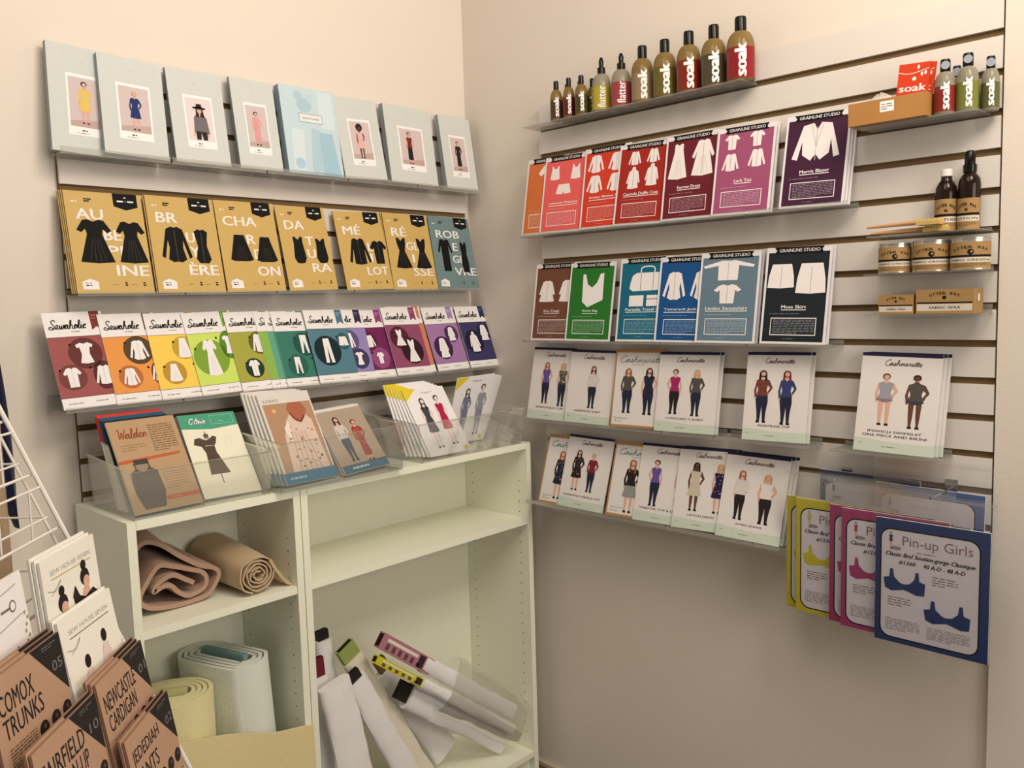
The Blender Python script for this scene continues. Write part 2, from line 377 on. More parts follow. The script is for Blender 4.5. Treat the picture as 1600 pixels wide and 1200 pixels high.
# ------------------------------------------------------------------ left wall, top row: pale mint folders
MINT = mat((202, 203, 191), .55); MINTS = mat((156, 162, 154), .6); PHOTO = mat((204, 184, 176)); CARD = mat((240, 232, 222))
def folder(W, H, t, desc, fig, photo=PHOTO, crop=None):
    r, b, p, h = env(W, H, t, 'pattern_folder', desc, 'sewing pattern', MINT, 'folders on the top shelf of the left wall', side=MINTS)
    p.rect(.25, .17, .78, .74, CARD, 1); p.rect(.28, .25, .75, .71, photo, 2)
    if photo is PHOTO: p.poly([(.28, .25), (.75, .25), (.75, .33), (.28, .30)], mat((186, 160, 148)), 3)
    fig(p)
    p.lines(.44, .205, .56, .225, 1, BLACK, 3, .6); p.lines(.36, .185, .66, .198, 1, GREY, 3, .4)
    p.circ(.5, .87, .028, mat((198, 198, 186)), 1); 
    return finish(r, b, p, None, ('folder', 'photo_card', ''))
BK = mat((36, 28, 26)); NAVY = mat((26, 44, 96)); YEL = mat((222, 186, 92)); PINK = mat((216, 150, 146)); BLOND = mat((196, 160, 110)); BRN = mat((92, 56, 38)); RED = mat((122, 36, 40))
row1 = [
 (-1.2570, 1.8300, .1450, .2367, -2.68, 8.5, .014, 0, 'mint pattern folder with a yellow dress, far left of the top row',
  lambda p: figure(p, .50, .28, .40, BK, YEL, YEL, style='dress', hairlen=0, shoes=RED)),
 (-1.1647, 1.8337, .1429, .2247, -2.23, 9.0, .020, 0, 'mint pattern folder with a woman in a royal blue dress on the cover',
  lambda p: figure(p, .52, .27, .40, BLOND, NAVY, NAVY, style='dress', hairlen=0)),
 (-1.0041, 1.8300, .1367, .2228, -.19, 9.0, .010, 1, 'mint pattern folder showing a black hat and grey blouse', None),
 (-.8420, 1.8300, .1188, .2278, .20, 8.8, .010, 1, 'mint pattern folder showing a woman in a pink jumpsuit',
  lambda p: figure(p, .5, .27, .38, BK, PINK, PINK, style='long', hairlen=0, sleeve=False)),
 (-.5315, 1.8300, .1442, .2269, 2.58, 8.9, .007, 1, 'mint pattern folder showing black curly hair and pale pink dress',
  lambda p: (figure(p, .5, .26, .40, BK, mat((226, 170, 160)), mat((226, 170, 160)), skin=DSKIN, style='dress', hairlen=0, sleeve=False), p.circ(.5, .64, .075, BK, 8), p.circ(.5, .625, .035, DSKIN, 11))),
 (-.3733, 1.8343, .1760, .2283, -.67, 8.8, .018, 0, 'mint pattern folder showing a woman in a long dark skirt and brown camisole',
  lambda p: figure(p, .47, .26, .42, BK, RED, BK, style='long', hairlen=0, sleeve=False)),
 (-.1608, 1.8315, .1297, .2268, 0, 8.9, .016, 0, 'mint pattern folder showing a woman in a slim black jumpsuit, nearest the corner',
  lambda p: figure(p, .5, .27, .40, BRN, BK, BK, style='long', hairlen=0)),
]
WIDE = 1.25
for a, z, W, H, roll, lean, t, n, desc, fg in row1:
    if fg is None:
        def fg(p):
            gy = mat((112, 102, 100)); x = .52
            p.poly([(x-.1, .26), (x-.02, .26), (x-.005, .34), (x+.02, .26), (x+.1, .26), (x+.1, .36), (x-.1, .36)], BK, 5)
            p.poly([(x-.13, .34), (x-.11, .5), (x-.06, .535), (x+.06, .535), (x+.12, .5), (x+.15, .33), (x+.1, .33), (x+.09, .35), (x-.09, .35), (x-.1, .32)], gy, 6)
            for s in (-.13, .12): p.circ(x+s, .31, .02, SKIN, 6, n=8)
            p.poly([(x-.06, .60), (x+.06, .60), (x+.09, .5), (x+.04, .51), (x-.04, .51), (x-.07, .5)], BK, 7)
            p.circ(x, .575, .04, SKIN, 8, ry=.05); p.poly([(x-.02, .55), (x+.02, .55), (x, .50)], SKIN, 8)
            p.circ(x, .605, .12, BK, 9, ry=.025); p.poly([(x-.055, .605), (x+.055, .605), (x+.045, .65), (x-.045, .65)], BK, 9)
        r = folder(W, H, t, desc, fg, mat((222, 204, 196)))
    else: r = folder(W, H, t, desc, fg)
    stack(r, 'L', a-(.008 if 'yellow' in desc else 0), .062 if 'yellow' in desc else .084, max(z, 1.8253+W*math.sin(R(max(0, -roll)))), lean-(1.5 if 'yellow' in desc else 0), roll, 0, n, t+.001, desc, ja=.006 if n else 0)
WIDE = 1.0
# pale blue flowered planner box
r, b, p, h = env(.1681, .2313, .022, 'planner_box', 'pale blue box with abstract floral patches and a framed title, between two mint folders', 'box', mat((192, 208, 208), .5), side=mat((150, 168, 172)))
LB = mat((172, 196, 200)); VL = mat((206, 216, 214))
p.poly([(.42, .02), (.60, .02), (.66, .52), (.50, .54)], LB, 1); p.poly([(.62, .0), (.95, .0), (.88, .50), (.64, .5)], mat((160, 190, 198)), 2)
p.poly([(.10, .05), (.3, .03), (.36, .5), (.14, .52)], VL, 1); p.circ(.42, .80, .14, mat((168, 194, 196)), 1, ry=.12, n=9); p.circ(.33, .9, .08, LB, 2, n=7); p.circ(.53, .88, .07, mat((184, 204, 204)), 2, n=7)
p.circ(.22, .12, .09, mat((170, 196, 206)), 2, n=8); p.rect(.68, .55, .95, .98, VL, 1)
h.rect(.30, .60, .72, .70, mat((222, 222, 214)), 3); h.frame(.30, .60, .72, .70, .006, GREY, 4); h.text('DESIGN & PLANNER', .36, .638, .66, .66, GREY, 5)
finish(r, b, p, h, ('box_body', 'floral_print', 'title_plate')); pose(r, 'L', -.7093, .090, 1.83, 8.9, 0, 0)

# ------------------------------------------------------------------ left wall, second row: gold envelopes
def gold(W, H, t, desc, lines, gs, base=(200, 165, 94), tiny=('ATE', 'LIER')):
    m = mat(base, .5); r, b, p, h = env(W, H, t, 'pattern_envelope', desc, 'sewing pattern', m, 'envelopes on the second shelf of the left wall', side=mat([int(c*.6) for c in base]))
    for s, x0, x1, yt in lines: b.text(s, x0, 1-yt-.105-(0), x1, 1-yt+(.03 if s[0] in 'ÉÈ' or 'É' in s else 0), WHITE, 2, bold=.018)
    for k, x, y, wd, ht in gs:
        q = MB(W, H); garment(q, k, x, 1-y, wd, ht, BLACK, 4, detail=mat((74, 66, 54))); q.build('garment_print', r)
    h.poly([(.62, 1), (.94, 1), (.94, .87), (.78, .835), (.62, .87)], BLACK, 2); h.poly([(.76, .955), (.80, .955), (.78, .97)], WHITE, 3); h.rect(.67, .915, .75, .93, WHITE, 3); h.rect(.765, .918, .795, .927, GREY, 3); h.rect(.81, .915, .89, .93, WHITE, 3)
    b.lines(.08, .885, .2, .91, 1, WHITE, 2, .5); b.lines(.24, .895, .36, .935, 2, BLACK, 2, .6)
    b.poly([(.08, .04), (.28, .04), (.28, .115), (.18, .145), (.08, .115)], WHITE, 2); b.lines(.12, .07, .24, .085, 1, BLACK, 3, .8); b.lines(.11, .095, .25, .11, 1, GREY, 3, .5)
    for x in (.62, .86): b.rect(x, .075, x+.035, .09, BLACK, 2); b.rect(x, .098, x+.03, .112, BLACK, 2)
    b.lines(.46, .08, .57, .095, 1, mat((150, 112, 60)), 2); b.lines(.70, .08, .82, .095, 1, mat((150, 112, 60)), 2)
    return finish(r, b, p, h, ('envelope', 'garment_print', 'black_logo_tab'))
row2 = [
 (-1.2456, .1681, .2310, -.37, 12.2, 3, 'gold envelope with two black waisted dresses, at the left end of its row',
  [('AU', .12, .46, .17), ('BE', .44, .66, .37), ('PI', .46, .66, .53), ('INE', .54, .96, .72)], [('sdress', .32, .49, .48, .43), ('sdress', .79, .49, .42, .42)]),
 (-1.0688, .1665, .2327, -.45, 12.2, 1, 'gold envelope with black long sleeved and sleeveless shirts',
  [('BR', .12, .42, .17), ('U', .52, .64, .37), ('Y', .55, .68, .52), ('ÈRE', .5, .93, .71)], [('shirt', .35, .50, .44, .37), ('sleeveless_shirt', .74, .51, .34, .36)]),
 (-.8978, .1625, .2322, .05, 12.2, 0, 'gold envelope with two black gathered skirts',
  [('CHA', .10, .66, .17), ('R', .46, .60, .37), ('D', .55, .68, .53), ('ON', .56, .94, .72)], [('skirt', .33, .52, .38, .29), ('skirt', .76, .53, .36, .28)]),
 (-.7244, .1492, .2283, 1.29, 12.4, 0, 'gold envelope with two black rounded tank tops',
  [('DA', .13, .52, .17), ('T', .50, .66, .36), ('U', .50, .66, .51), ('RA', .55, .94, .68)], [('dtank', .34, .52, .30, .32), ('dtank', .80, .53, .30, .30)]),
 (-.5454, .1619, .2247, 1.28, 12.6, 0, 'gold envelope with black long and short sleeved blouses, right of the gap in its row',
  [('MÉ', .14, .50, .19), ('L', .60, .72, .40), ('I', .62, .66, .54), ('LOT', .50, .94, .71)], [('longs', .40, .51, .46, .34), ('tee', .82, .52, .36, .30)]),
 (-.3824, .1680, .2295, -.49, 12.3, 1, 'gold envelope with two black strapless flared dresses',
  [('RÉ', .14, .46, .19), ('GL', .42, .70, .37), ('I', .52, .56, .53), ('SSE', .50, .94, .71)], [('dress', .31, .52, .42, .40), ('dress', .76, .52, .42, .40)]),
 (-.2124, .1678, .2298, -1.02, 12.3, 0, 'slate green envelope with two black fitted dresses, right end of the gold row',
  [('ROB', .14, .70, .19), ('E', .50, .62, .36), ('GI', .46, .66, .53), ('VRE', .46, .99, .70)], [('sheath', .30, .53, .44, .44), ('sheath0', .76, .55, .36, .42)]),
]
for i, (a, W, H, roll, lean, n, desc, lines, gs) in enumerate(row2):
    r = gold(W, H, .0035, desc, lines, gs, (200, 165, 94) if i < 6 else (112, 132, 128))
    stack(r, 'L', a, .087, max(1.5265, 1.5240+W*math.sin(R(max(0, -roll)))), lean, roll, 0, n, .0045, desc, ja=-.0022)

# ------------------------------------------------------------------ left wall, third row: white headed colour patterns
def sewa(W, H, t, desc, col, ribbon, circles, dark=None):
    m = mat(col, .5); r, b, p, h = env(W, H, t, 'pattern_booklet', desc, 'sewing pattern', WHITE, 'coloured booklets on the third shelf of the left wall')
    b.rect(0, .115, 1, .74, m, 1); b.rect(0, .738, 1, .742, BLACK, 2); b.rect(0, .113, 1, .117, BLACK, 2)
    b.lines(.1, .045, .5, .065, 1, GREY, 2, .4); b.lines(.55, .05, .9, .07, 1, GREY, 2, .4)
    for x, y, rr, c, k, wd, ht in circles:
        c = [int(v*.84) for v in c]; q = MB(W, H); q.circ(x, y, min(rr*1.06, .985-x), mat(c, .5), 2 if rr > .24 else 3, ry=rr*1.06); garment(q, k, x, y, min(wd*.72, 2*(.99-x)), ht*.92, mat((236, 228, 218)), 5, skew=.0, detail=mat((206, 196, 186)))
        q.circ(x-rr*.85, y+rr*.35, .022, BLACK, 4, n=10); q.build('garment_badge', r)
    script(h, 'Sewaholic', .09, .825, .69, .042, BLACK, .017, 3); h.lines(.42, .785, .66, .80, 1, GREY, 3, .5)
    rm = mat(ribbon, .5); h.poly([(.78, 1), (.95, 1), (.95, .80), (.865, .835), (.78, .80)], rm, 3); h.lines(.80, .91, .93, .97, 2, mat([min(255, c+60) for c in ribbon]), 4, .5)
    return finish(r, b, p, h, ('booklet', 'garment_print', 'title_banner'))
row3 = [
 (-1.3035, .125, .2191, 1.16, 22.2, 'dark rose booklet with three white tops in maroon circles, left end of its row', (152, 76, 72), (118, 40, 40),
  [(.57, .56, .27, (112, 38, 34), 'cap', .46, .24), (.27, .32, .22, (134, 56, 50), 'tee', .42, .22), (.80, .32, .25, (92, 26, 30), 'longs', .46, .22)]),
 (-1.1933, .128, .2127, .26, 20.5, 'orange booklet with white button shirts in brown circles', (226, 146, 66), (96, 76, 44),
  [(.58, .58, .25, (98, 68, 34), 'shirt', .48, .24), (.34, .29, .20, (216, 120, 58), 'shirt', .40, .21), (.85, .31, .2, (138, 62, 36), 'shirt', .38, .21)]),
 (-1.0922, .128, .2117, -.07, 20.5, 'yellow booklet with white flared skirts', (240, 200, 82), (190, 140, 70),
  [(.62, .58, .21, (226, 184, 54), 'skirt', .36, .25), (.34, .30, .21, (222, 166, 50), 'skirt', .34, .22), (.86, .33, .15, (236, 196, 74), 'skirt', .3, .2)]),
 (-.9958, .128, .2096, 1.47, 22.3, 'bright lime booklet with a long white dress in a green circle', (200, 218, 96), (112, 160, 52),
  [(.38, .44, .34, (148, 188, 58), 'sdress', .44, .48), (.80, .58, .27, (104, 158, 52), 'cap', .36, .25)]),
 (-.8926, .128, .2083, .63, 21.5, 'olive booklet with white long sleeved and short sleeved tees', (164, 160, 62), (120, 130, 40),
  [(.62, .59, .22, (112, 110, 32), 'longs', .48, .26), (.38, .28, .19, (24, 62, 44), 'tee', .34, .22), (.82, .30, .17, (84, 92, 30), 'longs', .34, .22)]),
 (-.8110, .128, .2070, 0, 20.5, 'narrow showing apple green booklet with thin white edges, just behind the teal one', (138, 176, 76), (100, 150, 60),
  [(.55, .48, .3, (110, 160, 60), 'dress', .3, .3)]),
 (-.7860, .128, .2060, -.5, 20.5, 'narrow showing sea green booklet beside the leggings booklet', (92, 160, 128), (60, 130, 110),
  [(.5, .45, .28, (70, 140, 110), 'dress', .3, .3)]),
 (-.7686, .128, .2042, -1.18, 19.5, 'teal green booklet with three pairs of white leggings', (54, 118, 98), (40, 100, 84),
  [(.62, .56, .24, (38, 96, 84), 'leg', .42, .27), (.36, .28, .22, (48, 110, 92), 'leg', .36, .24), (.88, .3, .18, (70, 134, 112), 'leg', .36, .22)]),
 (-.6747, .1292, .2077, -1.16, 19.4, 'slate blue booklet with wide white trousers in a dark circle', (82, 122, 132), (74, 112, 124),
  [(.38, .44, .31, (16, 48, 52), 'pants', .34, .36), (.82, .56, .18, (58, 104, 110), 'shorts', .34, .14)]),
 (-.6176, .1284, .2060, -1.93, 18.6, 'lilac booklet with a white cap sleeve tee in a violet circle', (144, 130, 172), (54, 40, 76),
  [(.70, .30, .22, (76, 66, 100), 'cap', .32, .20), (.52, .56, .24, (116, 92, 146), 'longs', .4, .24)]),
 (-.5401, .1280, .2028, -.75, 19.1, 'magenta booklet with small white top in a pink circle', (112, 34, 80), (142, 60, 112),
  [(.68, .29, .23, (170, 86, 134), 'tee', .28, .18), (.48, .54, .2, (100, 28, 70), 'longs', .44, .2)]),
 (-.4153, .1318, .2083, -.81, 18.8, 'mauve booklet with two white fitted dresses in dark circles', (144, 74, 100), (142, 64, 98),
  [(.33, .55, .25, (98, 36, 58), 'dress', .46, .26), (.60, .35, .29, (60, 26, 36), 'dress', .52, .36)]),
 (-.2585, .1297, .2023, .09, 21.8, 'pale violet booklet with two white coats', (162, 116, 158), (160, 130, 164),
  [(.37, .36, .27, (74, 38, 84), 'coat', .46, .34), (.74, .57, .2, (92, 54, 98), 'coat', .36, .24)]),
 (-.1246, .1326, .2038, -.39, 23.7, 'navy blue booklet with two white hooded coats, nearest the corner', (58, 54, 92), (34, 44, 84),
  [(.36, .42, .28, (34, 28, 62), 'hood', .5, .36), (.76, .56, .22, (38, 34, 72), 'coat', .42, .28)]),
]
for i, (a, W, H, roll, lean, desc, col, rib, cs) in enumerate(row3):
    r = sewa(W, H, .0018, desc, col, rib, cs)
    lean = 20.8; yaw = [1.5, 2, 2.2, 2.6, 2.2, 3.5, 3.5, 3.2, 2.2, -.5, -.3, 2.2, 2.2, 2.2][i]
    d = .125
    if i in (5, 6): d = .124
    if i == 7: d = .127
    if i == 8: d = .131
    if i in (9, 10): d = .1230-.0025*(i-9)
    if i == 11: d = .130
    pose(r, 'L', a, d, max(1.282, 1.2795+W*math.sin(R(max(0, -roll)))), lean, roll, yaw)
    if desc.startswith('mauve'):
        q = sewa(W, H, .0015, 'orange edged booklet peeking out at the right of the mauve dress booklet', (206, 124, 94), (206, 124, 94), []); pose(q, 'L', a+.019, d-.0035, 1.284, lean, roll, yaw)
    if desc.startswith('pale violet'):
        q = dup(r, 'copy tucked behind the '+desc.split(' with')[0]); pose(q, 'L', a+.006, d-.004, 1.284, lean, roll, yaw)

# ------------------------------------------------------------------ right wall, banner patterns (two rows)
def grain(W, H, t, desc, col, title, gs, tx=(.3, .7)):
    m = mat(col, .5); r, b, p, h = env(W, H, t, 'pattern_card', desc, 'sewing pattern', mat((226, 218, 212)), 'bannered pattern cards on the right wall')
    b.rect(.035, .025, .965, .945, m, 1)
    for k, x, y, wd, ht in gs:
        if k == 'bag':
            p.poly([(.3, .87-.02), (.36, .85), (.42, .72), (.52, .68), (.62, .74), (.68, .85), (.76, .86), (.77, .52), (.45, .43), (.32, .50)], mat((236, 228, 218)), 3)
        elif k == 'duffel':
            p.poly([(.22, .70), (.26, .79), (.34, .82), (.78, .82), (.88, .78), (.9, .66), (.84, .61), (.28, .60), (.21, .63)], WHITE, 3); p.ribbon([(.42, .81), (.44, .885), (.66, .885), (.68, .81)], .022, WHITE, 3); p.rect(.42, .61, .43, .81, GREY, 4); p.rect(.66, .61, .67, .81, GREY, 4)
            p.rect(.22, .42, .50, .55, WHITE, 3); p.rect(.56, .42, .84, .55, WHITE, 3); p.rect(.56, .50, .84, .51, GREY, 4)
        else: q = MB(W, H); garment(q, k, x, y, min(wd, 2*(.965-x)), ht, mat((236, 224, 214)), 3, detail=mat((186, 172, 160))); q.build('garment_print', r)
    b.text(title, tx[0], .365, tx[1], .400, WHITE, 3, bold=.02); b.rect(tx[0], .347, tx[1], .355, WHITE, 3)
    b.lines(.12, .305, .88, .318, 1, mat([int((c+200)/2) for c in col]), 3, .6)
    b.frame(.15, .09, .85, .27, .012, WHITE, 3); b.lines(.19, .105, .82, .255, 9, mat([int((c+210)/2) for c in col]), 3, .45, seed=int(a0*1000))
    b.lines(.36, .05, .64, .06, 1, mat([int((c+200)/2) for c in col]), 3, .6)
    h.poly([(.12, 1.0), (.88, 1.0), (.85, .965), (.88, .93), (.12, .93), (.16, .965)], BLACK, 4); h.text('GRAINLINE STUDIO', .20, .948, .82, .982, WHITE, 5, bold=.01)
    return finish(r, b, p, h, ('card', 'garment_print', 'black_title_banner'))
T4 = [('tee', .27, .83, .26, .17), ('tee', .70, .84, .26, .17), ('longs', .27, .6, .3, .2), ('longs', .72, .62, .3, .2)]
rowg = [
 (1, .3049, .1510, .2244, -.68, 10.3, 0, 'orange card with a white tee, left end of the upper card row', (206, 108, 52), 'Tiny', [('tee', .62, .72, .66, .40)], (.44, .60)),
 (1, .3744, .1510, .2211, -.49, 10.3, 0, 'salmon pink card with two white tops and shorts', (226, 92, 86), 'Lakeside Pajamas', [('tank', .27, .78, .3, .18), ('tank', .76, .77, .3, .19), ('shorts', .5, .56, .36, .13)], (.18, .86)),
 (1, .5236, .1510, .2242, .14, 9.4, 0, 'bright red card with four white button shirts', (206, 56, 34), 'Archer Button Up', [('shirt', .27, .80, .36, .22), ('shirt', .72, .80, .36, .22), ('shirt', .27, .55, .36, .22), ('shirt', .72, .55, .36, .22)], (.16, .84)),
 (1, .6385, .1540, .2166, -1.36, 8.9, 0, 'dark red card with white jackets and hooded coats', (160, 36, 26), 'Cascade Duffle Coat', [('longs', .33, .82, .26, .17), ('longs', .70, .83, .26, .17), ('hood', .33, .58, .30, .27), ('hood', .70, .60, .30, .27)], (.16, .86)),
 (1, .7900, .1480, .2174, -.13, 11.6, 0, 'deep maroon card with two loose white dresses', (104, 26, 38), 'Farrow Dress', [('aline', .26, .69, .38, .42), ('alinels', .73, .70, .44, .42)], (.28, .72)),
 (1, .9361, .1494, .2135, -.90, 10.4, 1, 'dusty rose card with four white tees', (158, 78, 108), 'Lark Tee', T4, (.36, .66)),
 (1, 1.1123, .1470, .2118, -1.42, 11.5, 2, 'dark plum card with a white blazer, right end of the upper card row', (66, 28, 52), 'Morris Blazer', [('blazer', .5, .69, .74, .42)], (.28, .74)),
 (2, .3305, .1600, .2250, -.07, 10.0, 0, 'brown card with white coats, left end of the lower card row', (112, 70, 50), 'Iris Coat', [('coat', .30, .64, .42, .28), ('coat', .76, .64, .42, .28)], (.26, .62)),
 (2, .4615, .1560, .2216, -.61, 9.4, 0, 'green card with a white asymmetric tote bag', (40, 112, 38), 'Stowe Bag', [('bag', 0, 0, 0, 0)], (.34, .68)),
 (2, .6404, .1600, .2243, .10, 9.8, 0, 'teal card with a white duffel bag and two pouches', (16, 98, 118), 'Portside Travel Set', [('duffel', 0, 0, 0, 0)], (.16, .86)),
 (2, .7651, .1600, .2209, -.58, 11.0, 0, 'royal blue card with white quilted jackets', (20, 76, 128), 'Tamarack Jacket', [('shirt', .30, .66, .42, .33), ('shirt', .78, .66, .42, .33)], (.14, .82)),
 (2, .8882, .1600, .2242, -.49, 9.6, 1, 'grey blue card with a raglan sweatshirt above a tee', (98, 120, 130), 'Linden Sweatshirt', [('raglan', .48, .80, .86, .22), ('tee', .49, .54, .46, .21)], (.14, .84)),
 (2, 1.0641, .1560, .2265, -.73, 9.4, 1, 'near black card with two white skirts, right end of the lower card row', (28, 34, 38), 'Moss Skirt', [('sk2', .26, .70, .44, .25), ('sk2', .72, .67, .48, .31)], (.30, .68)),
]
for row, a, W, H, roll, lean, n, desc, col, title, gs, tx in rowg:
    a0 = a; r = grain(W, H, .002 if n == 0 else .0035, desc, col, title, gs, tx)
    z = 1.675 if row == 1 else 1.3685
    lean = 10.2 if row == 1 else 9.9
    stack(r, 'R', a, .076 if n == 0 else .0778, z+max(0, W*math.sin(R(-roll))-.0025), lean, roll, 1.9, n, .0095 if n == 1 else .0085, desc, ja=.0035)

# ------------------------------------------------------------------ right wall, photo cover patterns (two rows)
BGC = mat((222, 212, 200)); FOOT = mat((196, 202, 180)); KRAFT = mat((176, 130, 78)); DARKN = mat((34, 30, 60)); TEAL = mat((64, 130, 120))
JEAN = mat((34, 36, 54)); CREAM = mat((208, 198, 184)); OLV = mat((78, 74, 66)); PUR = mat((98, 76, 140)); MAG = mat((158, 36, 92)); BROWN2 = mat((150, 92, 52)); GBLU = mat((52, 60, 100))
def cash(W, H, t, desc, title, figs, kraft=False, big=False):
    r, b, p, h = env(W, H, t, 'pattern_booklet', desc, 'sewing pattern', KRAFT if kraft else BGC, 'photo cover booklets on the right wall', side=KRAFT if kraft else PAGE)
    if kraft:
        b.rect(.03, .03, .995, .955, BGC, 1); script(h, 'Cashmerette', .1, .83, .98, .036, TEAL if big else GREY, .010, 3); h.lines(.36, .795, .8, .805, 1, GREY, 3, .5)
        b.text(title[0], .08, .10, .34, .125, GREY, 2); b.text(title[1], .08, .06, .24, .085, GREY, 2)
    else:
        b.rect(0, .965, 1, 1, DARKN, 1); b.poly([(0, 0), (1, 0), (1, .11), (.6, .105), (0, .135)], FOOT, 1); script(h, 'Cashmerette', .30, .875, .76, .026, mat((70, 60, 58)), .008, 3)
        n = len(title)
        for k, s in enumerate(title):
            wd = min(.40, .021*len(s)); b.text(s, .5-wd, .155+(n-1-k)*.04, .5+wd, .180+(n-1-k)*.04, BLACK, 2, bold=.012)
        b.lines(.36, .05, .64, .065, 1, GREY, 2, .5); b.lines(.06, .075, .14, .09, 1, GREY, 2, .4)
    global WIDE
    WIDE = 1.36
    for f in figs: q = MB(W, H); figure(q, **f); q.build('model_photo', r)
    WIDE = 1.0
    return finish(r, b, None, h, ('booklet', 'model_photo', 'script_title'))
D_ = dict
rowc = [
 (3, .3169, .1600, .2130, -.75, 12.8, 0, 'photo booklet with a purple top and a plaid top, left end of its row', ['SPRINGFIELD TOP'],
  [D_(cx=.36, y=.22, h=.58, hair=BROWN2, top=PUR, bot=JEAN, sleeve=False, shoes=BROWN2), D_(cx=.74, y=.2, h=.6, hair=BLOND, top=OLV, bot=JEAN, sleeve=False, pattern=WHITE)], 0),
 (3, .4624, .1560, .2086, -.73, 11.3, 0, 'photo booklet with one woman in a white shirt and dark trousers', ['HARRISON SHIRT'],
  [D_(cx=.55, y=.21, h=.58, hair=BK, top=CREAM, bot=JEAN)], 0),
 (3, .6254, .1570, .2121, .60, 10.6, 0, 'kraft bordered booklet with two women dressed in black and brown', ['Dartmouth', 'Top'],
  [D_(cx=.30, y=.18, h=.58, hair=BROWN2, top=OLV, bot=JEAN, wide=1.15), D_(cx=.72, y=.17, h=.6, hair=BK, top=JEAN, bot=JEAN, wide=1.15, sleeve=False)], 1),
 (3, .7696, .1725, .2072, .51, 13.2, 1, 'photo booklet with a magenta tee and a grey tee', ['CONCORD T-SHIRT'],
  [D_(cx=.30, y=.22, h=.57, hair=BK, top=MAG, bot=BK, sleeve=False, hairlen=0, wide=1.1, flip=-1), D_(cx=.66, y=.21, h=.58, hair=BLOND, top=OLV, bot=JEAN, wide=1.05)], 0),
 (3, 1.0225, .1567, .2118, .76, 11.5, 1, 'photo booklet with a rust print blouse and a navy tee, standing alone', ['MONTROSE TOP'],
  [D_(cx=.28, y=.2, h=.6, hair=BK, top=mat((110, 56, 48)), bot=JEAN, pattern=BROWN2, wide=1.05), D_(cx=.66, y=.19, h=.61, hair=RED, top=GBLU, bot=JEAN)], 0),
 (5, 1.2928, .1640, .2148, -1.32, 12.5, 2, 'photo booklet with two women in grey swimwear, alone on the shelf at far right', ['IPSWICH SWIMSUIT', 'ONE PIECE AND BIKINI'],
  [D_(cx=.34, y=.27, h=.53, hair=BRN, top=mat((150, 146, 150)), bot=mat((138, 110, 116)), style='swim', sleeve=False, hairlen=0, wide=1.2), D_(cx=.72, y=.26, h=.54, hair=BK, top=OLV, bot=mat((60, 56, 60)), skin=DSKIN, style='swim', sleeve=False, hairlen=0, wide=1.2)], 0),
 (4, .3712, .1600, .2027, -.56, 19.5, 0, 'kraft bordered booklet with a woman in a floral dress, left end of the lowest row', ['Appleton', 'Dress'],
  [D_(cx=.40, y=.08, h=.70, hair=BROWN2, top=JEAN, bot=JEAN, style='dress', pattern=PINK)], 1),
 (4, .4468, .1598, .2088, -1.16, 18.7, 0, 'photo booklet with women in a floral dress and in a dark red top', ['RIVERMONT DRESS & TOP'],
  [D_(cx=.30, y=.24, h=.56, hair=BK, top=BK, bot=BK, style='dress', pattern=PINK, wide=1.05), D_(cx=.62, y=.24, h=.54, hair=BLOND, top=RED, bot=JEAN, hairlen=0)], 0),
 (4, .6201, .1600, .2040, .19, 18.0, 0, 'kraft bordered booklet with a woman in a black top and grey patterned skirt', ['Washington', 'Dress'],
  [D_(cx=.42, y=.06, h=.72, hair=BROWN2, top=BK, bot=mat((138, 140, 132)), style='skirt', hairlen=.16)], 2),
 (4, .7106, .1600, .2083, .45, 17.4, 0, 'photo booklet with women in a violet tank top and in a long olive dress', ['WEBSTER TOP & DRESS'],
  [D_(cx=.34, y=.20, h=.60, hair=BK, top=PUR, bot=JEAN, sleeve=False, hairlen=0, flip=-1), D_(cx=.82, y=.2, h=.6, hair=BROWN2, top=mat((118, 110, 84)), bot=mat((118, 110, 84)), style='long', sleeve=False)], 0),
 (4, .8327, .1600, .2102, 1.48, 15.4, 1, 'photo booklet with a beige pleated dress and a dark floral dress', ['UPTON DRESS'],
  [D_(cx=.34, y=.22, h=.60, hair=BK, top=mat((198, 182, 156)), bot=mat((198, 182, 156)), skin=DSKIN, style='dress', sleeve=False, wide=1.05), D_(cx=.76, y=.22, h=.60, hair=BLOND, top=DARKN, bot=DARKN, style='dress', pattern=PINK, sleeve=False, wide=1.05)], 0),
 (4, .9608, .1656, .2102, -.95, 18.6, 2, 'photo booklet with cream tops and black jeans, right end of the lowest row', ['AMES JEANS'],
  [D_(cx=.30, y=.22, h=.58, hair=BROWN2, top=CREAM, bot=BK), D_(cx=.70, y=.21, h=.58, hair=BLOND, top=mat((224, 212, 200)), bot=BK, sleeve=False, wide=1.15)], 0),
]
for row, a, W, H, roll, lean, n, desc, title, figs, kr in rowc:
    lean = 18.0 if row == 4 else 11.8
    r = cash(W, H, .002, desc, title, figs, kraft=kr > 0, big=(row == 4))
    z, d = {3: (1.138, .087), 5: (1.1395, .09), 4: (.896, .108)}[row]
    stack(r, 'R', a, d, z+max(0, W*math.sin(R(-roll))-.0025), lean, roll, 2.2, n, .0092, desc, ja=.006)

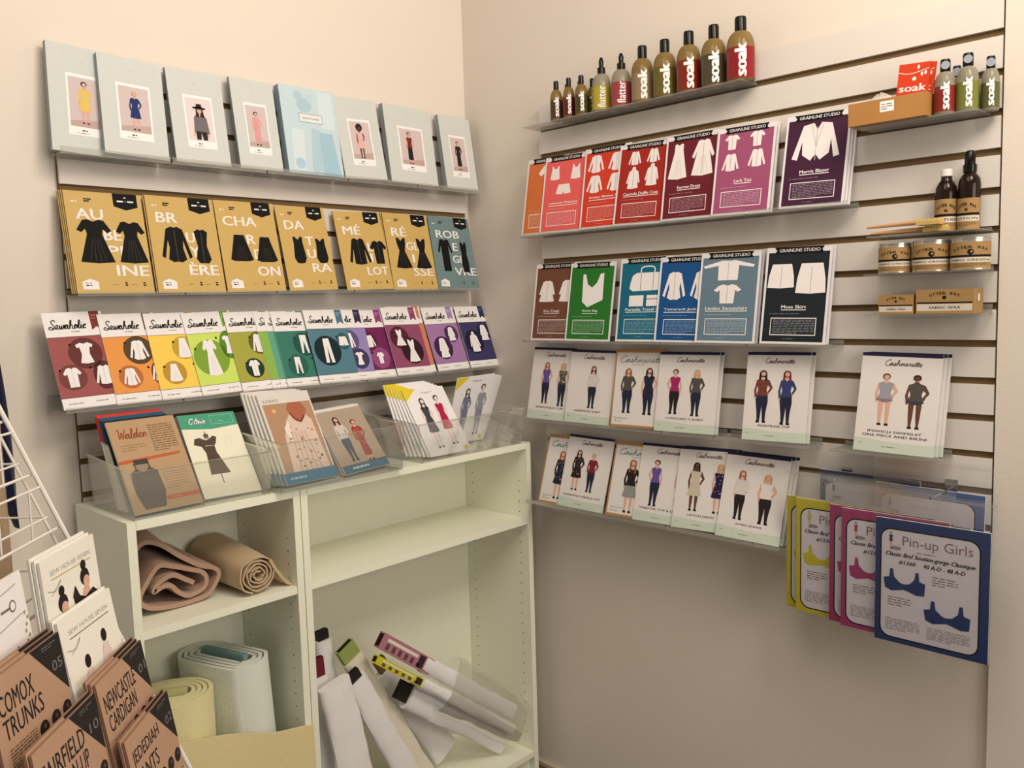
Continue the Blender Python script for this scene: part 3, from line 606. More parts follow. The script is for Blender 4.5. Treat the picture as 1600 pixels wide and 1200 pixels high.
# ------------------------------------------------------------------ clear acrylic shelves
def acrylic(side, a0, a1, z, d0, d1, lip, label, group, up=True):
    mb = MB(); t = .003; c = .012
    # plate with a clipped front corner at each end, upturned lip in front
    def slab(pts, z0, z1):
        n = len(pts); b = len(mb.v); mb.v += [(x, -y, z0) for x, y in pts]+[(x, -y, z1) for x, y in pts]; i = mb.mi(ACR)
        mb.f.append(tuple(b+k for k in range(n))); mb.m.append(i); mb.f.append(tuple(b+n+k for k in reversed(range(n)))); mb.m.append(i)
        for k in range(n): mb.f.append((b+k, b+n+k, b+n+(k+1) % n, b+(k+1) % n)); mb.m.append(i)
    slab([(a0, d0), (a1, d0), (a1, d1-.001), (a0, d1-.001)], z-t, z)
    if lip: slab([(a0+.001, d1), (a1-.001, d1), (a1-.001, d1+t), (a0+.001, d1+t)], z-t, z+lip)
    zg0 = 1.761 if side == 'L' else 1.9805; zg = zg0+.0762*round((z+.004-zg0)/.0762)      # the slot it hangs in
    if zg+.0045 > z+.001: slab([(a0+.002, d0), (a1-.002, d0), (a1-.002, d0+.0024), (a0+.002, d0+.0024)], z+.0003, zg+.0045)
    slab([(a0+.004, .0125), (a1-.004, .0125), (a1-.004, d0-.0003), (a0+.004, d0-.0003)], zg-.002, zg+.002)
    o = mb.build('acrylic_shelf'); pose(o, side, 0, 0, 0); tag(o, label, 'shelf', group); return o
def shelves(side, xs, z, dep, lip, where):
    names = ['leftmost', 'second from left', 'third from left', 'fourth from left', 'rightmost']
    for i in range(len(xs)-1):
        nm = names[i] if i < len(xs)-2 else 'rightmost'
        acrylic(side, xs[i]+.0015, xs[i+1]-.0015, z, .0185, dep, lip, 'clear acrylic shelf, %s one %s' % (nm, where), 'acrylic shelves '+where)
shelves('L', [-1.262, -1.02, -.775, -.53, -.285, -.03], 1.8245, .089, .012, 'under the mint folders')
shelves('L', [-1.25, -1.01, -.77, -.53, -.29, -.04], 1.5235, .094, .006, 'under the gold envelopes')
shelves('L', [-1.305, -1.05, -.80, -.53, -.28, -.012], 1.2785, .133, .008, 'under the colour headed booklets')
shelves('R', [.335, .580, .805, 1.030], 1.9805, .094, 0, 'under the tall soap bottles')
shelves('R', [.300, .545, .79, 1.035, 1.275], 1.6720, .082, .008, 'under the upper bannered cards')
shelves('R', [.300, .545, .79, 1.035, 1.245], 1.3655, .082, .004, 'under the lower bannered cards')
shelves('R', [.310, .556, .80, .95], 1.1340, .094, .006, 'under the first photo booklets')
acrylic('R', .955, 1.195, 1.1340, .0185, .094, .006, 'clear acrylic shelf under the booklet with rust blouse and navy tee', 'acrylic shelves on the right panel')
acrylic('R', 1.245, 1.475, 1.1355, .0185, .099, .006, 'clear acrylic shelf under the swimwear booklet', 'acrylic shelves on the right panel')
shelves('R', [.335, .58, .825, 1.07, 1.134], .8915, .119, .008, 'under the lowest photo booklets')
acrylic('R', 1.300, 1.530, 1.8265, .0185, .100, 0, 'clear acrylic shelf under the wooden tray and small soaps', 'acrylic shelves on the right panel')
acrylic('R', 1.318, 1.540, 1.5990, .0185, .094, 0, 'clear acrylic shelf carrying amber bottles and brushes', 'acrylic shelves on the right panel')
acrylic('R', 1.318, 1.545, 1.5190, .0185, .110, 0, 'clear acrylic shelf carrying three wax tins', 'acrylic shelves on the right panel')
acrylic('R', 1.318, 1.545, 1.4340, .0185, .100, 0, 'clear acrylic shelf carrying two wax boxes', 'acrylic shelves on the right panel')

# ------------------------------------------------------------------ soap bottles
CAM = Vector((-1.93142, -2.03696, 0))
def face_cam(o, a, d, z, extra=0):
    p = Vector((-d, -a, z)); v = CAM-Vector((p.x, p.y, 0)); o.location = p; o.rotation_euler = (0, 0, math.atan2(v.x, -v.y)+extra)
def glassy(rgb, key, tr=.55):
    if key in MATS: return MATS[key]
    m = mat(rgb, .07, 'tinted_glass', key=key, noise=0); b = m.node_tree.nodes['Principled BSDF']; b.inputs['Transmission Weight'].default_value = tr; b.inputs['IOR'].default_value = 1.25; b.inputs['Specular IOR Level'].default_value = .6
    nt = m.node_tree; n = nt.nodes.new('ShaderNodeTexNoise'); n.inputs['Scale'].default_value = 8; bp = nt.nodes.new('ShaderNodeBump'); bp.inputs['Strength'].default_value = .02
    nt.links.new(n.outputs['Fac'], bp.inputs['Height']); nt.links.new(bp.outputs[0], b.inputs['Normal']); return m
CAP = mat((14, 13, 13), .18, 'black_cap')
def cyl_warp(Rr): return lambda v: (math.sin(v[0]/Rr)*(Rr-v[1]), -math.cos(v[0]/Rr)*(Rr-v[1]), v[2])
def bottle(rad, h, body, film, word, label, cap='flip', group='soap bottles on the right wall shelves'):
    o = thing('soap_bottle', label, 'bottle', group); hb = h*(.78 if cap != 'spray' else .70)
    prof = [(rad*.9, 0), (rad, .004)]; fs = hb*.66
    prof += [(rad, fs)]
    for k in range(1, 8):
        t = k/7*math.pi/2; prof.append((rad*(.36+.64*math.cos(t)), fs+(hb-fs)*math.sin(t)))
    prof.append((rad*.34, hb+.006)); bo = MB().lathe(prof, body, 32).build('body', o, True)
    lb = MB(); lb.lathe([(rad+.0003, .006), (rad+.0003, fs*.99)], film, 32); lb.f = lb.f[:-2]; lb.m = lb.m[:-2]
    lo = lb.build('label', bo, True)
    tx = MB(); hh = fs*1.02 if word == 'soak' else fs*.9
    tx.text(word, -rad*.42, .010, rad*.42, .010+hh*.92, WHITE, 5, bold=.03 if word == 'soak' else .008, rot=1); tx.warp = cyl_warp(rad+.0004); tx.build('lettering', bo)
    if cap == 'flip':
        cr = rad*.42; MB().lathe([(cr, hb), (cr, h-.004), (cr*.9, h)], CAP, 24).build('cap', o, True)
    elif cap == 'spray':
        MB().lathe([(rad*.42, hb), (rad*.42, hb+.016), (rad*.24, hb+.018), (rad*.26, h-.010), (rad*.16, h-.002), (rad*.1, h)], CAP, 24).build('spray_pump', o, True)
    elif cap == 'seal':
        cr = rad*.48; co = MB().lathe([(cr, hb), (cr, h-.004), (cr*.9, h)], CAP, 24).build('cap', o, True)
        s = MB(); s.circ(0, 0, .008, mat((200, 202, 205), .2, metal=.6), 4, n=20); s.warp = lambda v: (v[0], v[1]-cr-.0004, v[2]+h-.0125); s.build('round_seal', co)
    return o
AMB = glassy((158, 128, 72), 'amber_glass', .5); CLR = glassy((176, 166, 138), 'clear_glass', .5)
def film(rgb): return mat([int(c*.86) for c in rgb], .16, 'film', noise=.10, scale=18)
bots = [
 (.4494, .017, .108, (92, 60, 34), 'soak', 'flip', AMB, 'small amber soap bottle at the left end of the bottle row'),
 (.4947, .016, .108, (112, 38, 28), 'soak', 'flip', AMB, 'small soap bottle with dark red label, second in the bottle row'),
 (.5388, .0175, .106, (86, 74, 34), 'soak', 'flip', AMB, 'small soap bottle with olive label, left of the yellow spray bottle'),
 (.5948, .0255, .1446, (196, 178, 60), 'flatter', 'spray', CLR, 'spray bottle with bright yellow label and black pump'),
 (.6604, .0265, .1419, (178, 72, 74), 'flatter', 'spray', CLR, 'spray bottle with rose pink label and black pump'),
 (.7274, .0285, .1447, (164, 134, 96), 'soak', 'flip', AMB, 'tall soap bottle with pale tan label, right of the pink spray bottle'),
 (.7955, .029, .1450, (118, 104, 44), 'soak', 'flip', AMB, 'tall soap bottle with moss green label'),
 (.8653, .030, .1488, (142, 46, 26), 'soak', 'flip', AMB, 'tall soap bottle with rust red label'),
 (.9347, .030, .1474, (86, 76, 58), 'soak', 'flip', AMB, 'tall soap bottle with dark grey green label'),
 (1.0059, .0325, .1491, (160, 38, 44), 'soak', 'flip', AMB, 'tall soap bottle with crimson label, right end of the bottle row'),
]
for a, rad, h, c, wd, cp, gm, lab in bots:
    o = bottle(rad, h, gm, film(c), wd, lab, cp); face_cam(o, a, .0735 if rad < .02 else .056, 1.9808)
    if rad < .02:
        q = dup(o, 'spare copy right behind the '+lab.replace(', second in the bottle row', '').replace(' at the left end of the bottle row', '').split(',')[0]); q['group'] = 'soap bottles on the right wall shelves'; face_cam(q, a+.010, .0375, 1.9808); q.scale = (.93, .93, .96)
for a, d, rad, h, c, lab in [(1.4620, .0735, .0195, .108, (150, 52, 44), 'small red soap bottle with silver cap seal, beside the red sachets'),
                        (1.5010, .066, .0200, .113, (132, 136, 58), 'small yellow green soap bottle with silver cap seal, between two others'),
                        (1.5345, .040, .0165, .105, (104, 104, 60), 'small dark green soap bottle with silver cap seal, at panel edge'),
                        (1.4720, .0355, .0160, .100, (120, 30, 28), 'small dark red soap bottle behind the other small red one')]:
    o = bottle(rad, h, CLR, film(c), 'soak', lab, 'seal'); face_cam(o, a, d, 1.8266)

# wooden tray with sachets
WOOD = mat((176, 124, 68), .45, 'bamboo', noise=.1, scale=14)
o = thing('wooden_tray', 'light wooden tray with a white price sticker, on the upper right shelf', 'tray')
mb = MB(); wt = .006
mb.box(0, .155, 0, wt, 0, .046, WOOD).box(0, .155, .070, .070+wt, 0, .046, WOOD).box(0, wt, wt, .070, 0, .046, WOOD).box(.155-wt, .155, wt, .070, 0, .046, WOOD).box(wt, .155-wt, wt, .070, 0, .005, WOOD); tb = mb.build('tray_body', o)
s = MB(.155, .046); s.rect(.42, .42, .60, .88, CARD, 2); s.lines(.44, .5, .58, .8, 3, GREY, 3, .35); s.build('price_sticker', tb)
pose(o, 'R', 1.285, .112, 1.8272)
SR = mat((206, 62, 30), .35)
def sachet(label):
    o = thing('sachet', label, 'sachet', 'red sachets in the wooden tray'); b = MB(.062, .104); b.box(0, .062, 0, .002, 0, .104, SR); b.build('packet', o)
    t = MB(.062, .104); t.text('soak', .08, .46, .92, .60, WHITE, 2, bold=.03); t.ribbon([(.02, .84), (.4, .80), (.95, .88)], .02, WHITE, 2); t.circ(.52, .70, .07, WHITE, 2, n=6)
    for x, y in ((.62, .92), (.75, .78), (.86, .80)): t.circ(x, y, .04, WHITE, 2, ry=.07, n=8)
    t.build('lettering', o); return o
o = sachet('bright red sachet with white lettering, front one in the wooden tray'); pose(o, 'R', 1.366, .080, 1.8395, 5, -4, 0)
q = dup(o, 'red sachet just behind the front one in the wooden tray'); pose(q, 'R', 1.373, .074, 1.8395, 5, -5, 0)
q = dup(o, 'red sachet at the right end of the wooden tray'); pose(q, 'R', 1.368, .066, 1.8395, 4, -2, 0)
# crumpled clear bag in the tray
mb = MB(); rr = random.Random(3); n, m_ = 12, 7
for j in range(m_):
    for i in range(n):
        t = 2*math.pi*i/n; f = math.sin(math.pi*(j+.6)/(m_+.2)); mb.v.append((.032*f*math.cos(t)+rr.uniform(-.003, .003), .022*f*math.sin(t)+rr.uniform(-.003, .003), .055*j/(m_-1)+rr.uniform(-.003, .003)))
k = mb.mi(clear('crumpled_film', haze=.45, hazecol=(.85, .8, .74), refl=.5))
for j in range(m_-1):
    for i in range(n): mb.f.append((j*n+i, j*n+(i+1) % n, (j+1)*n+(i+1) % n, (j+1)*n+i)); mb.m.append(k)
o = mb.build('plastic_bag'); tag(o, 'crumpled clear plastic bag inside the wooden tray', 'bag'); pose(o, 'R', 1.338, .073, 1.836)

# amber wax bottles, brushes, tins, boxes
AMBD = mat((34, 20, 14), .12, 'dark_amber_glass'); KR = mat((160, 124, 76), .7, 'kraft_label', noise=.06); TINM = mat((196, 188, 172), .25, 'tin', metal=.8)
def waxlabel(o, rad, z0, z1, wide, name='label', line='FABRIC DRESSING'):
    H = z1-z0; arc = rad*wide; lb = MB(arc, H); n = 20; RW = rad+.0005
    for i in range(n):
        x0 = -.5+i/n; lb.rect(x0, 0, x0+1/n, 1, KR, 0)
    tx = 'OTTER WAX'
    for i, ch in enumerate(tx):
        if ch == ' ': continue
        u = (i-4)/4; lb.text(ch, u*.26-.028, .76-u*u*.09, u*.26+.028, .86-u*u*.09, BLACK, 2, bold=.02)
    lb.circ(0, .64, .05, BLACK, 2, n=14); lb.circ(.012, .65, .02, KR, 3, n=10)
    for i in range(10):
        x0 = -.44+i*.088; lb.rect(x0, .46, x0+.088, .535, BLACK, 1); lb.rect(x0, .27, x0+.088, .445, mat((206, 194, 172)), 1)
    lb.text(line, -.36, .32, .36, .395, BLACK, 2, bold=.01); lb.lines(-.3, .1, .3, .25, 3, mat((110, 84, 52)), 2, .4)
    lb.warp = cyl_warp(RW); return lb.build(name, o)
o = thing('wax_bottle', 'dark amber bottle with white screw cap and kraft label', 'bottle', 'amber bottles'); rad = .021
MB().lathe([(rad*.92, 0), (rad, .003), (rad, .078), (rad*.93, .088), (rad*.7, .098), (rad*.5, .103), (rad*.48, .112)], AMBD).build('body', o, True)
MB().lathe([(.0105, .110), (.0115, .111), (.0115, .124), (.010, .125)], mat((222, 216, 204), .35)).build('screw_cap', o, True)
waxlabel(o, rad, .012, .076, 3.0, line='LEATHER'); face_cam(o, 1.4600, .046, 1.5998)
o = thing('wax_bottle', 'dark amber spray bottle with black pump and kraft label', 'bottle', 'amber bottles'); rad = .0205
MB().lathe([(rad*.92, 0), (rad, .003), (rad, .090), (rad*.93, .100), (rad*.7, .108), (rad*.5, .112), (rad*.48, .116)], AMBD).build('body', o, True)
MB().lathe([(.0125, .113), (.0125, .128), (.010, .130), (.0095, .150), (.006, .156)], CAP).build('spray_pump', o, True)
waxlabel(o, rad, .026, .088, 3.0, line='LOTION'); face_cam(o, 1.5030, .046, 1.5998, R(-14))
BR = mat((196, 164, 96), .6, 'brush_wood', noise=.08)
def brush(label, a, d, z, yaw):
    o = thing('wooden_brush', label, 'brush', 'wooden brushes on the amber bottle shelf')
    h = MB(); pts = [(0, 0, .004), (.04, 0, .005), (.08, 0, .006), (.11, 0, .006)]; h.tube(pts, [.0025, .0035, .0045, .005], mat((200, 150, 100), .4)); h.build('handle', o, True)
    b = MB(); b.box(.105, .15, -.012, .012, 0, .007, BR); bh = b.build('brush_head', o)
    f = MB(); rr = random.Random(2)
    for i in range(9):
        for j in range(4): x = .108+i*.0048; y = -.009+j*.006; f.box(x, x+.003, y, y+.003, .007, .0115+rr.uniform(0, .001), mat((216, 186, 110)))
    f.build('bristles', bh); pose(o, 'R', a, d, z, 0, 0, yaw); return o
brush('wooden brush lying on the shelf in front of the amber bottles', 1.325, .088, 1.5998, 3); brush('wooden brush lying on top of another brush', 1.318, .0885, 1.6128, -4)
for k, (a, rad, h, lab, d) in enumerate([(1.3690, .0315, .062, 'kraft labelled wax tin, smallest, left end of the tin row', .070), (1.4392, .0350, .064, 'kraft labelled wax tin in the middle of the three', .064), (1.5125, .0355, .064, 'kraft labelled wax tin at the right end of the tin row', .064)]):
    o = thing('wax_tin', lab, 'tin', 'wax tins'); MB().lathe([(rad, 0), (rad+.001, .001), (rad+.001, .003), (rad, .004), (rad, h-.004), (rad+.001, h-.003), (rad+.001, h-.001), (rad-.003, h)], TINM, 36).build('tin_body', o, True)
    waxlabel(o, rad, .0045, h-.0045, 3.3); face_cam(o, a, d, 1.5195)
def waxbox(W, H, Dp, label, a, d, z, sticker):
    o = thing('wax_box', label, 'box', 'wax boxes'); b = MB(W, H); b.box(0, W, 0, Dp, 0, H, KR); 
    for i, ch in enumerate('OTTER WAX'):
        if ch != ' ': u = (i-4)/4; b.text(ch, .5+u*.24-.024, .78-u*u*.08, .5+u*.24+.024, .90-u*u*.08, BLACK, 2, bold=.02)
    b.circ(.5, .66, .035, BLACK, 2, n=14); b.rect(.02, .42, .98, .48, BLACK, 1); b.rect(.02, .12, .98, .40, mat((206, 194, 172)), 1); b.text('FABRIC WAX', .24, .20, .78, .31, BLACK, 2, bold=.01)
    ct = b.build('carton', o)
    if sticker:
        s = MB(); s.add([(W+.0003, Dp*.45, H*.5), (W+.0003, Dp*.62, H*.5), (W+.0003, Dp*.62, H*.78), (W+.0003, Dp*.45, H*.78)], [(0, 1, 2, 3)], WHITE); s.build('white_sticker', ct)
    pose(o, 'R', a, d, z)
waxbox(.070, .040, .060, 'smaller kraft wax box, left of the larger box', 1.346, .095, 1.4345, False)
waxbox(.108, .049, .062, 'larger kraft wax box with a small white sticker on its end', 1.421, .095, 1.4345, True)

# ------------------------------------------------------------------ bra pattern packets on hooks, right wall bottom
HOOK = mat((180, 178, 172), .2, 'hook_wire', metal=.9)
def bra(mb, cx, cy, wd, ht, m):
    mb.poly([(cx-.5*wd, cy+.1*ht), (cx-.36*wd, cy+.16*ht), (cx-.34*wd, cy+.5*ht), (cx-.27*wd, cy+.5*ht), (cx-.24*wd, cy+.18*ht), (cx-.1*wd, cy-.02*ht), (cx, cy-.06*ht), (cx+.12*wd, cy-.02*ht), (cx+.24*wd, cy+.18*ht), (cx+.27*wd, cy+.5*ht), (cx+.34*wd, cy+.5*ht), (cx+.36*wd, cy+.16*ht), (cx+.5*wd, cy+.1*ht),
             (cx+.48*wd, cy-.38*ht), (cx+.3*wd, cy-.42*ht), (cx+.1*wd, cy-.32*ht), (cx, cy-.28*ht), (cx-.1*wd, cy-.32*ht), (cx-.3*wd, cy-.4*ht), (cx-.46*wd, cy-.3*ht)], m, 5)
def rrect(x0, y0, x1, y1, r, asp):
    P = []
    for cx, cy, a in ((x1-r, y1-r*asp, 0), (x0+r, y1-r*asp, 90), (x0+r, y0+r*asp, 180), (x1-r, y0+r*asp, 270)):
        for k in range(7): t = R(a+15*k); P.append((cx+r*math.cos(t), cy+r*asp*math.sin(t)))
    return P
def packet(desc, col, num, W=.2185, H=.2635, dotted=False, size='40 A-D - 48 A-D'):
    m = mat(col, .3); o = thing('bra_pattern_packet', desc, 'sewing pattern', 'bagged bra patterns on hooks')
    b = MB(W, H); b.box(0, W, 0, .004, 0, H, m, sides=PAGE); asp = W/H
    b.poly(rrect(.045, .035, .925, .925, .10, asp), BLACK, 1); b.poly(rrect(.058, .046, .912, .914, .09, asp), mat((212, 202, 202), .35), 2)
    if dotted:
        b.lines(.3, .83, .8, .845, 1, PINK, 3, .5)
        for i in range(44):
            for j in range(2): b.circ(.02+i*.022, .965-j*.02+(0), .005, mat((24, 34, 60)), 3, n=5)
        for j in range(16): b.circ(.955, .90-j*.03, .005, mat((24, 34, 60)), 3, n=5); b.circ(.98, .88-j*.03, .005, mat((24, 34, 60)), 3, n=5)
    p = MB(W, H); h = MB(W, H)
    if not dotted: h.text('Pin-up Girls', .25, .775, .86, .875, mat((140, 104, 100)), 4); h.lines(.38, .752, .66, .762, 1, GREY, 4, .6)
    h.text('Classic Bra! Soutien-gorge Classique', .10, .695, .88, .738, BLACK, 4, bold=.02, shear=.3); h.text(num, .22, .645, .37, .678, BLACK, 4, bold=.02, shear=.2); h.text(size, .44, .645, .80, .678, BLACK, 4, bold=.02, shear=.2)
    figure(p, .145, .755, .145, BK, m, m, style='swim', sleeve=False, hairlen=0); p.circ(.19, .77, .05, mat((150, 130, 126)), 4, ry=.02, n=10)
    bra(p, .27, .50, .38, .20, m); bra(p, .65, .30, .40, .20, m)
    p.lines(.52, .52, .74, .60, 4, GREY, 4, .35, seed=3); p.lines(.12, .30, .34, .38, 4, GREY, 4, .35, seed=4); p.lines(.1, .1, .42, .20, 7, GREY, 4, .3, seed=5); p.lines(.48, .09, .85, .19, 7, GREY, 4, .3, seed=6)
    finish(o, b, p, h, ('cover_sheet', 'bra_print', 'title_lettering'))
    f = MB(); x0, x1 = -.006, W+.010; f.add([(x0, -.003, -.006), (x1, -.003, -.006), (x1, -.003, H+.004), (x0, -.003, H+.004)], [(0, 1, 2, 3)], BAGF); f.add([(x0, .002, H+.0042), (x1, .002, H+.0042), (x1, .002, H+.062), (x0, .002, H+.062)], [(0, 1, 2, 3)], BAG); f.box(x0, x1, .0012, .0028, H+.050, H+.056, BAG); 
    f.build('clear_plastic_bag', o); return o
def hook(a, z, ln, label):
    mb = MB(); mb.tube([(0, -.0185, 0), (0, -ln, 0), (0, -ln-.006, .008)], .0022, HOOK); mb.box(-.012, .012, -.0225, -.0185, -.018, .018, HOOK)
    o = mb.build('display_hook'); pose(o, 'R', a, 0, z); tag(o, label, 'hook', 'hooks carrying the bra packets'); return o
HB = .2635+.055
for a, zt, d, desc, col, num, dt in [
   (1.3630, 1.0120, .140, 'bagged bra pattern packet with dark blue border, frontmost', (40, 57, 98), '#1260', 0),
   (1.2860, 1.0180, .131, 'bagged bra pattern packet with magenta border, touching the dark blue one', (158, 56, 102), '#1230', 0),
   (1.2560, 1.0195, .122, 'bagged bra pattern packet with magenta border, second from the blue one', (158, 56, 102), '#1230', 0),
   (1.1740, 1.0210, .113, 'bagged bra pattern packet with yellow border, right one of two yellow', (192, 178, 44), '#1230', 0),
   (1.1470, 1.0215, .104, 'bagged bra pattern packet with yellow border, leftmost of all packets', (192, 178, 44), '#1230', 0),
   (1.3260, 1.0675, .055, 'bagged bra pattern packet with dotted steel blue border, behind the front packets', (84, 104, 148), '#1250', 1),
   (1.1950, 1.0780, .040, 'bagged bra pattern packet with dotted dark navy border, hung nearest the panel', (62, 66, 92), '#1250', 1)]:
    o = packet(desc, col, num, dotted=bool(dt)); pose(o, 'R', a, d, zt-.2635 if dt else zt-.2635-.0, 0, -.1 if not dt else -.8, 0)
hook(1.252, 1.0665-.0005, .145, 'left metal hook behind the yellow and magenta packets'); hook(1.474, 1.0665-.0005, .15, 'right metal hook above the dark blue packet')

# ------------------------------------------------------------------ bookcases
BW = wallmat((240, 236, 208), 'bookcase_laminate', .03, 30, .4); HOLE = mat((60, 52, 40))
def bookcase(x0, x1, name_label, mids, yb=-.026, dep=.28, ht=1.06, t=.018):
    o = thing('bookcase', name_label, 'bookcase', 'white bookcases', (x0, yb, 0)); W = x1-x0; e = .0008
    def panel(nm, *a, lab=None):
        q = MB(); q.box(*a, BW); return q
    for k, xx in enumerate((0, W-t)):
        q = panel('side_panel', xx, xx+t, -dep, 0, 0, ht); n = 18
        inn = t+.0002 if k == 0 else W-t-.0002
        for yy in (-dep+.035, -.04):
            for i in range(int((ht-.2)/.032)):
                z = .14+i*.032; c = []; s = 1 if k == 0 else -1
                for j in range(6): c.append((inn, yy+.0022*math.cos(j*math.pi/3)*s, z+.0022*math.sin(j*math.pi/3)))
                q.add(c, [tuple(range(6))], HOLE)
        q.build('side_panel', o)
    q = panel('t', t+e, W-t-e, -dep, -.001, ht-t, ht); q.build('top_board', o)
    q = panel('b', t+e, W-t-e, -.008, -.002, .07, ht-t-.001); q.build('back_panel', o)
    q = panel('b', t+e, W-t-e, -dep, -.009, .071, .089); q.build('bottom_board', o)
    q = panel('p', t+e, W-t-e, -dep+.02, -dep+.036, .001, .070); q.build('plinth', o)
    for z in mids: q = panel('s', t+e, W-t-e, -dep+.002, -.009, z-t, z); q.build('shelf', o)
    return o
bookcase(-1.2635, -.8640, 'narrow white bookcase with fabric rolls, left of the wide one', [.829])
bookcase(-.8620, -.0630, 'wide white bookcase with interfacing bolts leaning in its lower part', [.829])

# ------------------------------------------------------------------ rolled goods
def rolled(name, label, path, th, ax, length, m, taper=1.0, cat='fabric roll', wob=0, seg=6, smooth_in=True, group=None):
    """sheet whose cross-section follows path (2D), extruded along axis"""
    P = [Vector(p) for p in path]
    if smooth_in:
        Q = []
        for i in range(len(P)-1):
            p0 = P[max(i-1, 0)]; p1 = P[i]; p2 = P[i+1]; p3 = P[min(i+2, len(P)-1)]
            for k in range(5):
                t = k/5; Q.append(.5*((2*p1)+(p2-p0)*t+(2*p0-5*p1+4*p2-p3)*t*t+(3*p1-p0-3*p2+p3)*t**3))
        Q.append(P[-1]); P = Q
    c = sum(P, Vector((0, 0)))/len(P); mb = MB(); k = mb.mi(m); n = len(P); rr = random.Random(4)
    for j in range(seg+1):
        f = j/seg; s = 1+(taper-1)*f; w_ = wob*math.sin(f*5)
        for i, p in enumerate(P):
            d = (P[min(i+1, n-1)]-P[max(i-1, 0)]); d = d.normalized() if d.length > 1e-9 else Vector((1, 0)); nn = Vector((-d.y, d.x))
            for sg in (-.5, .5):
                q = c+(p-c)*s+nn*th*sg+Vector((w_, 0)); mb.v.append(ax(q.x, q.y, f*length+wob*.4*math.sin(i*.9)*(1-f)))
    st = 2*n
    for j in range(seg):
        for i in range(n-1):
            a = j*st+2*i; b = a+2; mb.f.append((a, b, b+st, a+st)); mb.f.append((a+1, a+1+st, b+1+st, b+1)); mb.m += [k, k]
        a = j*st; mb.f.append((a, a+st, a+st+1, a+1)); a = j*st+2*(n-1); mb.f.append((a, a+1, a+st+1, a+st)); mb.m += [k, k]
    for i in range(n-1):
        a = 2*i; mb.f.append((a, a+1, a+3, a+2)); a = seg*st+2*i; mb.f.append((a, a+2, a+3, a+1)); mb.m += [k, k]
    o = mb.build(name, None, True); return tag(o, label, cat, group) if label else o
def cloth(rgb, key, sc=300):
    m = mat(rgb, .9, 'cloth', key=key, noise=.07, scale=sc); nt = m.node_tree; b = nt.nodes['Principled BSDF']; b.inputs['Sheen Weight'].default_value = .2; b.inputs['Specular IOR Level'].default_value = .1
    n = nt.nodes.new('ShaderNodeTexNoise'); n.inputs['Scale'].default_value = 45; bp = nt.nodes.new('ShaderNodeBump'); bp.inputs['Strength'].default_value = .25; bp.inputs['Distance'].default_value = .004
    nt.links.new(n.outputs['Fac'], bp.inputs['Height']); nt.links.new(bp.outputs[0], b.inputs['Normal']); return m
BF = cloth((176, 142, 116), 'brown_felt'); TF = cloth((196, 168, 128), 'tan_jersey'); WF = cloth((226, 226, 206), 'white_batting'); YF = cloth((230, 218, 160), 'yellow_foam'); IF = cloth((240, 234, 224), 'interfacing')
bp_ = [(-1.222, .847), (-1.230, .90), (-1.226, .962), (-1.200, .992), (-1.162, .980), (-1.125, .948), (-1.08, .915), (-1.045, .900), (-1.034, .884), (-1.046, .860), (-1.066, .842), (-1.113, .837), (-1.161, .840), (-1.199, .850), (-1.215, .872), (-1.197, .905), (-1.170, .934), (-1.138, .926), (-1.098, .909), (-1.074, .898), (-1.064, .880), (-1.073, .860), (-1.107, .852), (-1.130, .866), (-1.145, .884), (-1.164, .887), (-1.184, .880), (-1.173, .897), (-1.141, .907), (-1.112, .890), (-1.094, .878)]
rolled('fabric_roll', 'thick brown fabric folded loosely into a flat roll on the upper left shelf', bp_, .0098, lambda x, y, t: (x-.002-(x+1.235)*.10*t/.19, -.228+t, .833+(y-.833)*(1+.30*t/.19)), .185, BF, 1.0)
sp = []
for i in range(0, 64):
    t = i/63; a = t*2*math.pi*4.6+.6; rr_ = .007+.038*t; sp.append((-.972+rr_*1.04*math.cos(a)+.0014*math.sin(i*2.1), .876+rr_*.98*math.sin(a)+.0012*math.cos(i*1.7)))
last = sp[-1]
sp = [(x, max(y, .8335)) for x, y in sp]
tan_roll = rolled('fabric_roll', 'tan fabric rolled in a tight spiral beside the brown one', sp, .0034, lambda x, y, t: (x-.004*t/.2+.002, -.285+t, y+(.012*t/.2)), .215, TF, 1.22, wob=.0015)
mb = MB(); TT = mb.mi(TF)
pr_ = [(-.938, .906), (-.925, .880), (-.908, .855), (-.893, .838), (-.884, .832)]
for j, yy in enumerate((-.287, -.18, -.09)):
    for x, z in pr_: mb.v += [(x+.002-.016*j, yy, z+.004*j), (x-.004-.016*j, yy, max(.8305, z-.004+.004*j))]
for j in range(2):
    for i in range(4): a = j*10+2*i; mb.f += [(a, a+2, a+12, a+10), (a+1, a+11, a+13, a+3)]; mb.m += [TT, TT]
for i in range(4): a = 2*i; mb.f.append((a, a+1, a+3, a+2)); mb.m.append(TT)
mb.f.append((8, 9, 19, 18)); mb.m.append(TT)
mb.build('loose_end', tan_roll, True)

def spiral(cx, cy, r0, r1, turns, asx, n=14, ph=0):
    N = int(turns*n); return [((r0+(r1-r0)*i/N)*math.cos(ph+2*math.pi*turns*i/N)+cx, (r0+(r1-r0)*i/N+asx)*math.sin(ph+2*math.pi*turns*i/N)+cy) for i in range(N+1)]
def stad(hl, r0, r1, turns, n=20):
    P = []; N = int(turns*n)
    for i in range(N+1):
        f = i/N; a = 2*math.pi*turns*f; r = r0+(r1-r0)*f; P.append((r*math.cos(a), r*math.sin(a)+(hl if math.sin(a) > 0.05 else (-hl if math.sin(a) < -.05 else hl*math.sin(a)*20*.05))))
    return P
def vert(cx, cy, z0, z1, rot, tiltx=0, tilty=0):
    c, s = math.cos(rot), math.sin(rot)
    def f(x, y, t):
        k = t/(z1-z0); return (cx+x*c-y*s+tiltx*(1-k), cy+x*s+y*c+tilty*(1-k), z0+t)
    return f
def bolt_root(label, cat, name): return thing(name, label, cat)
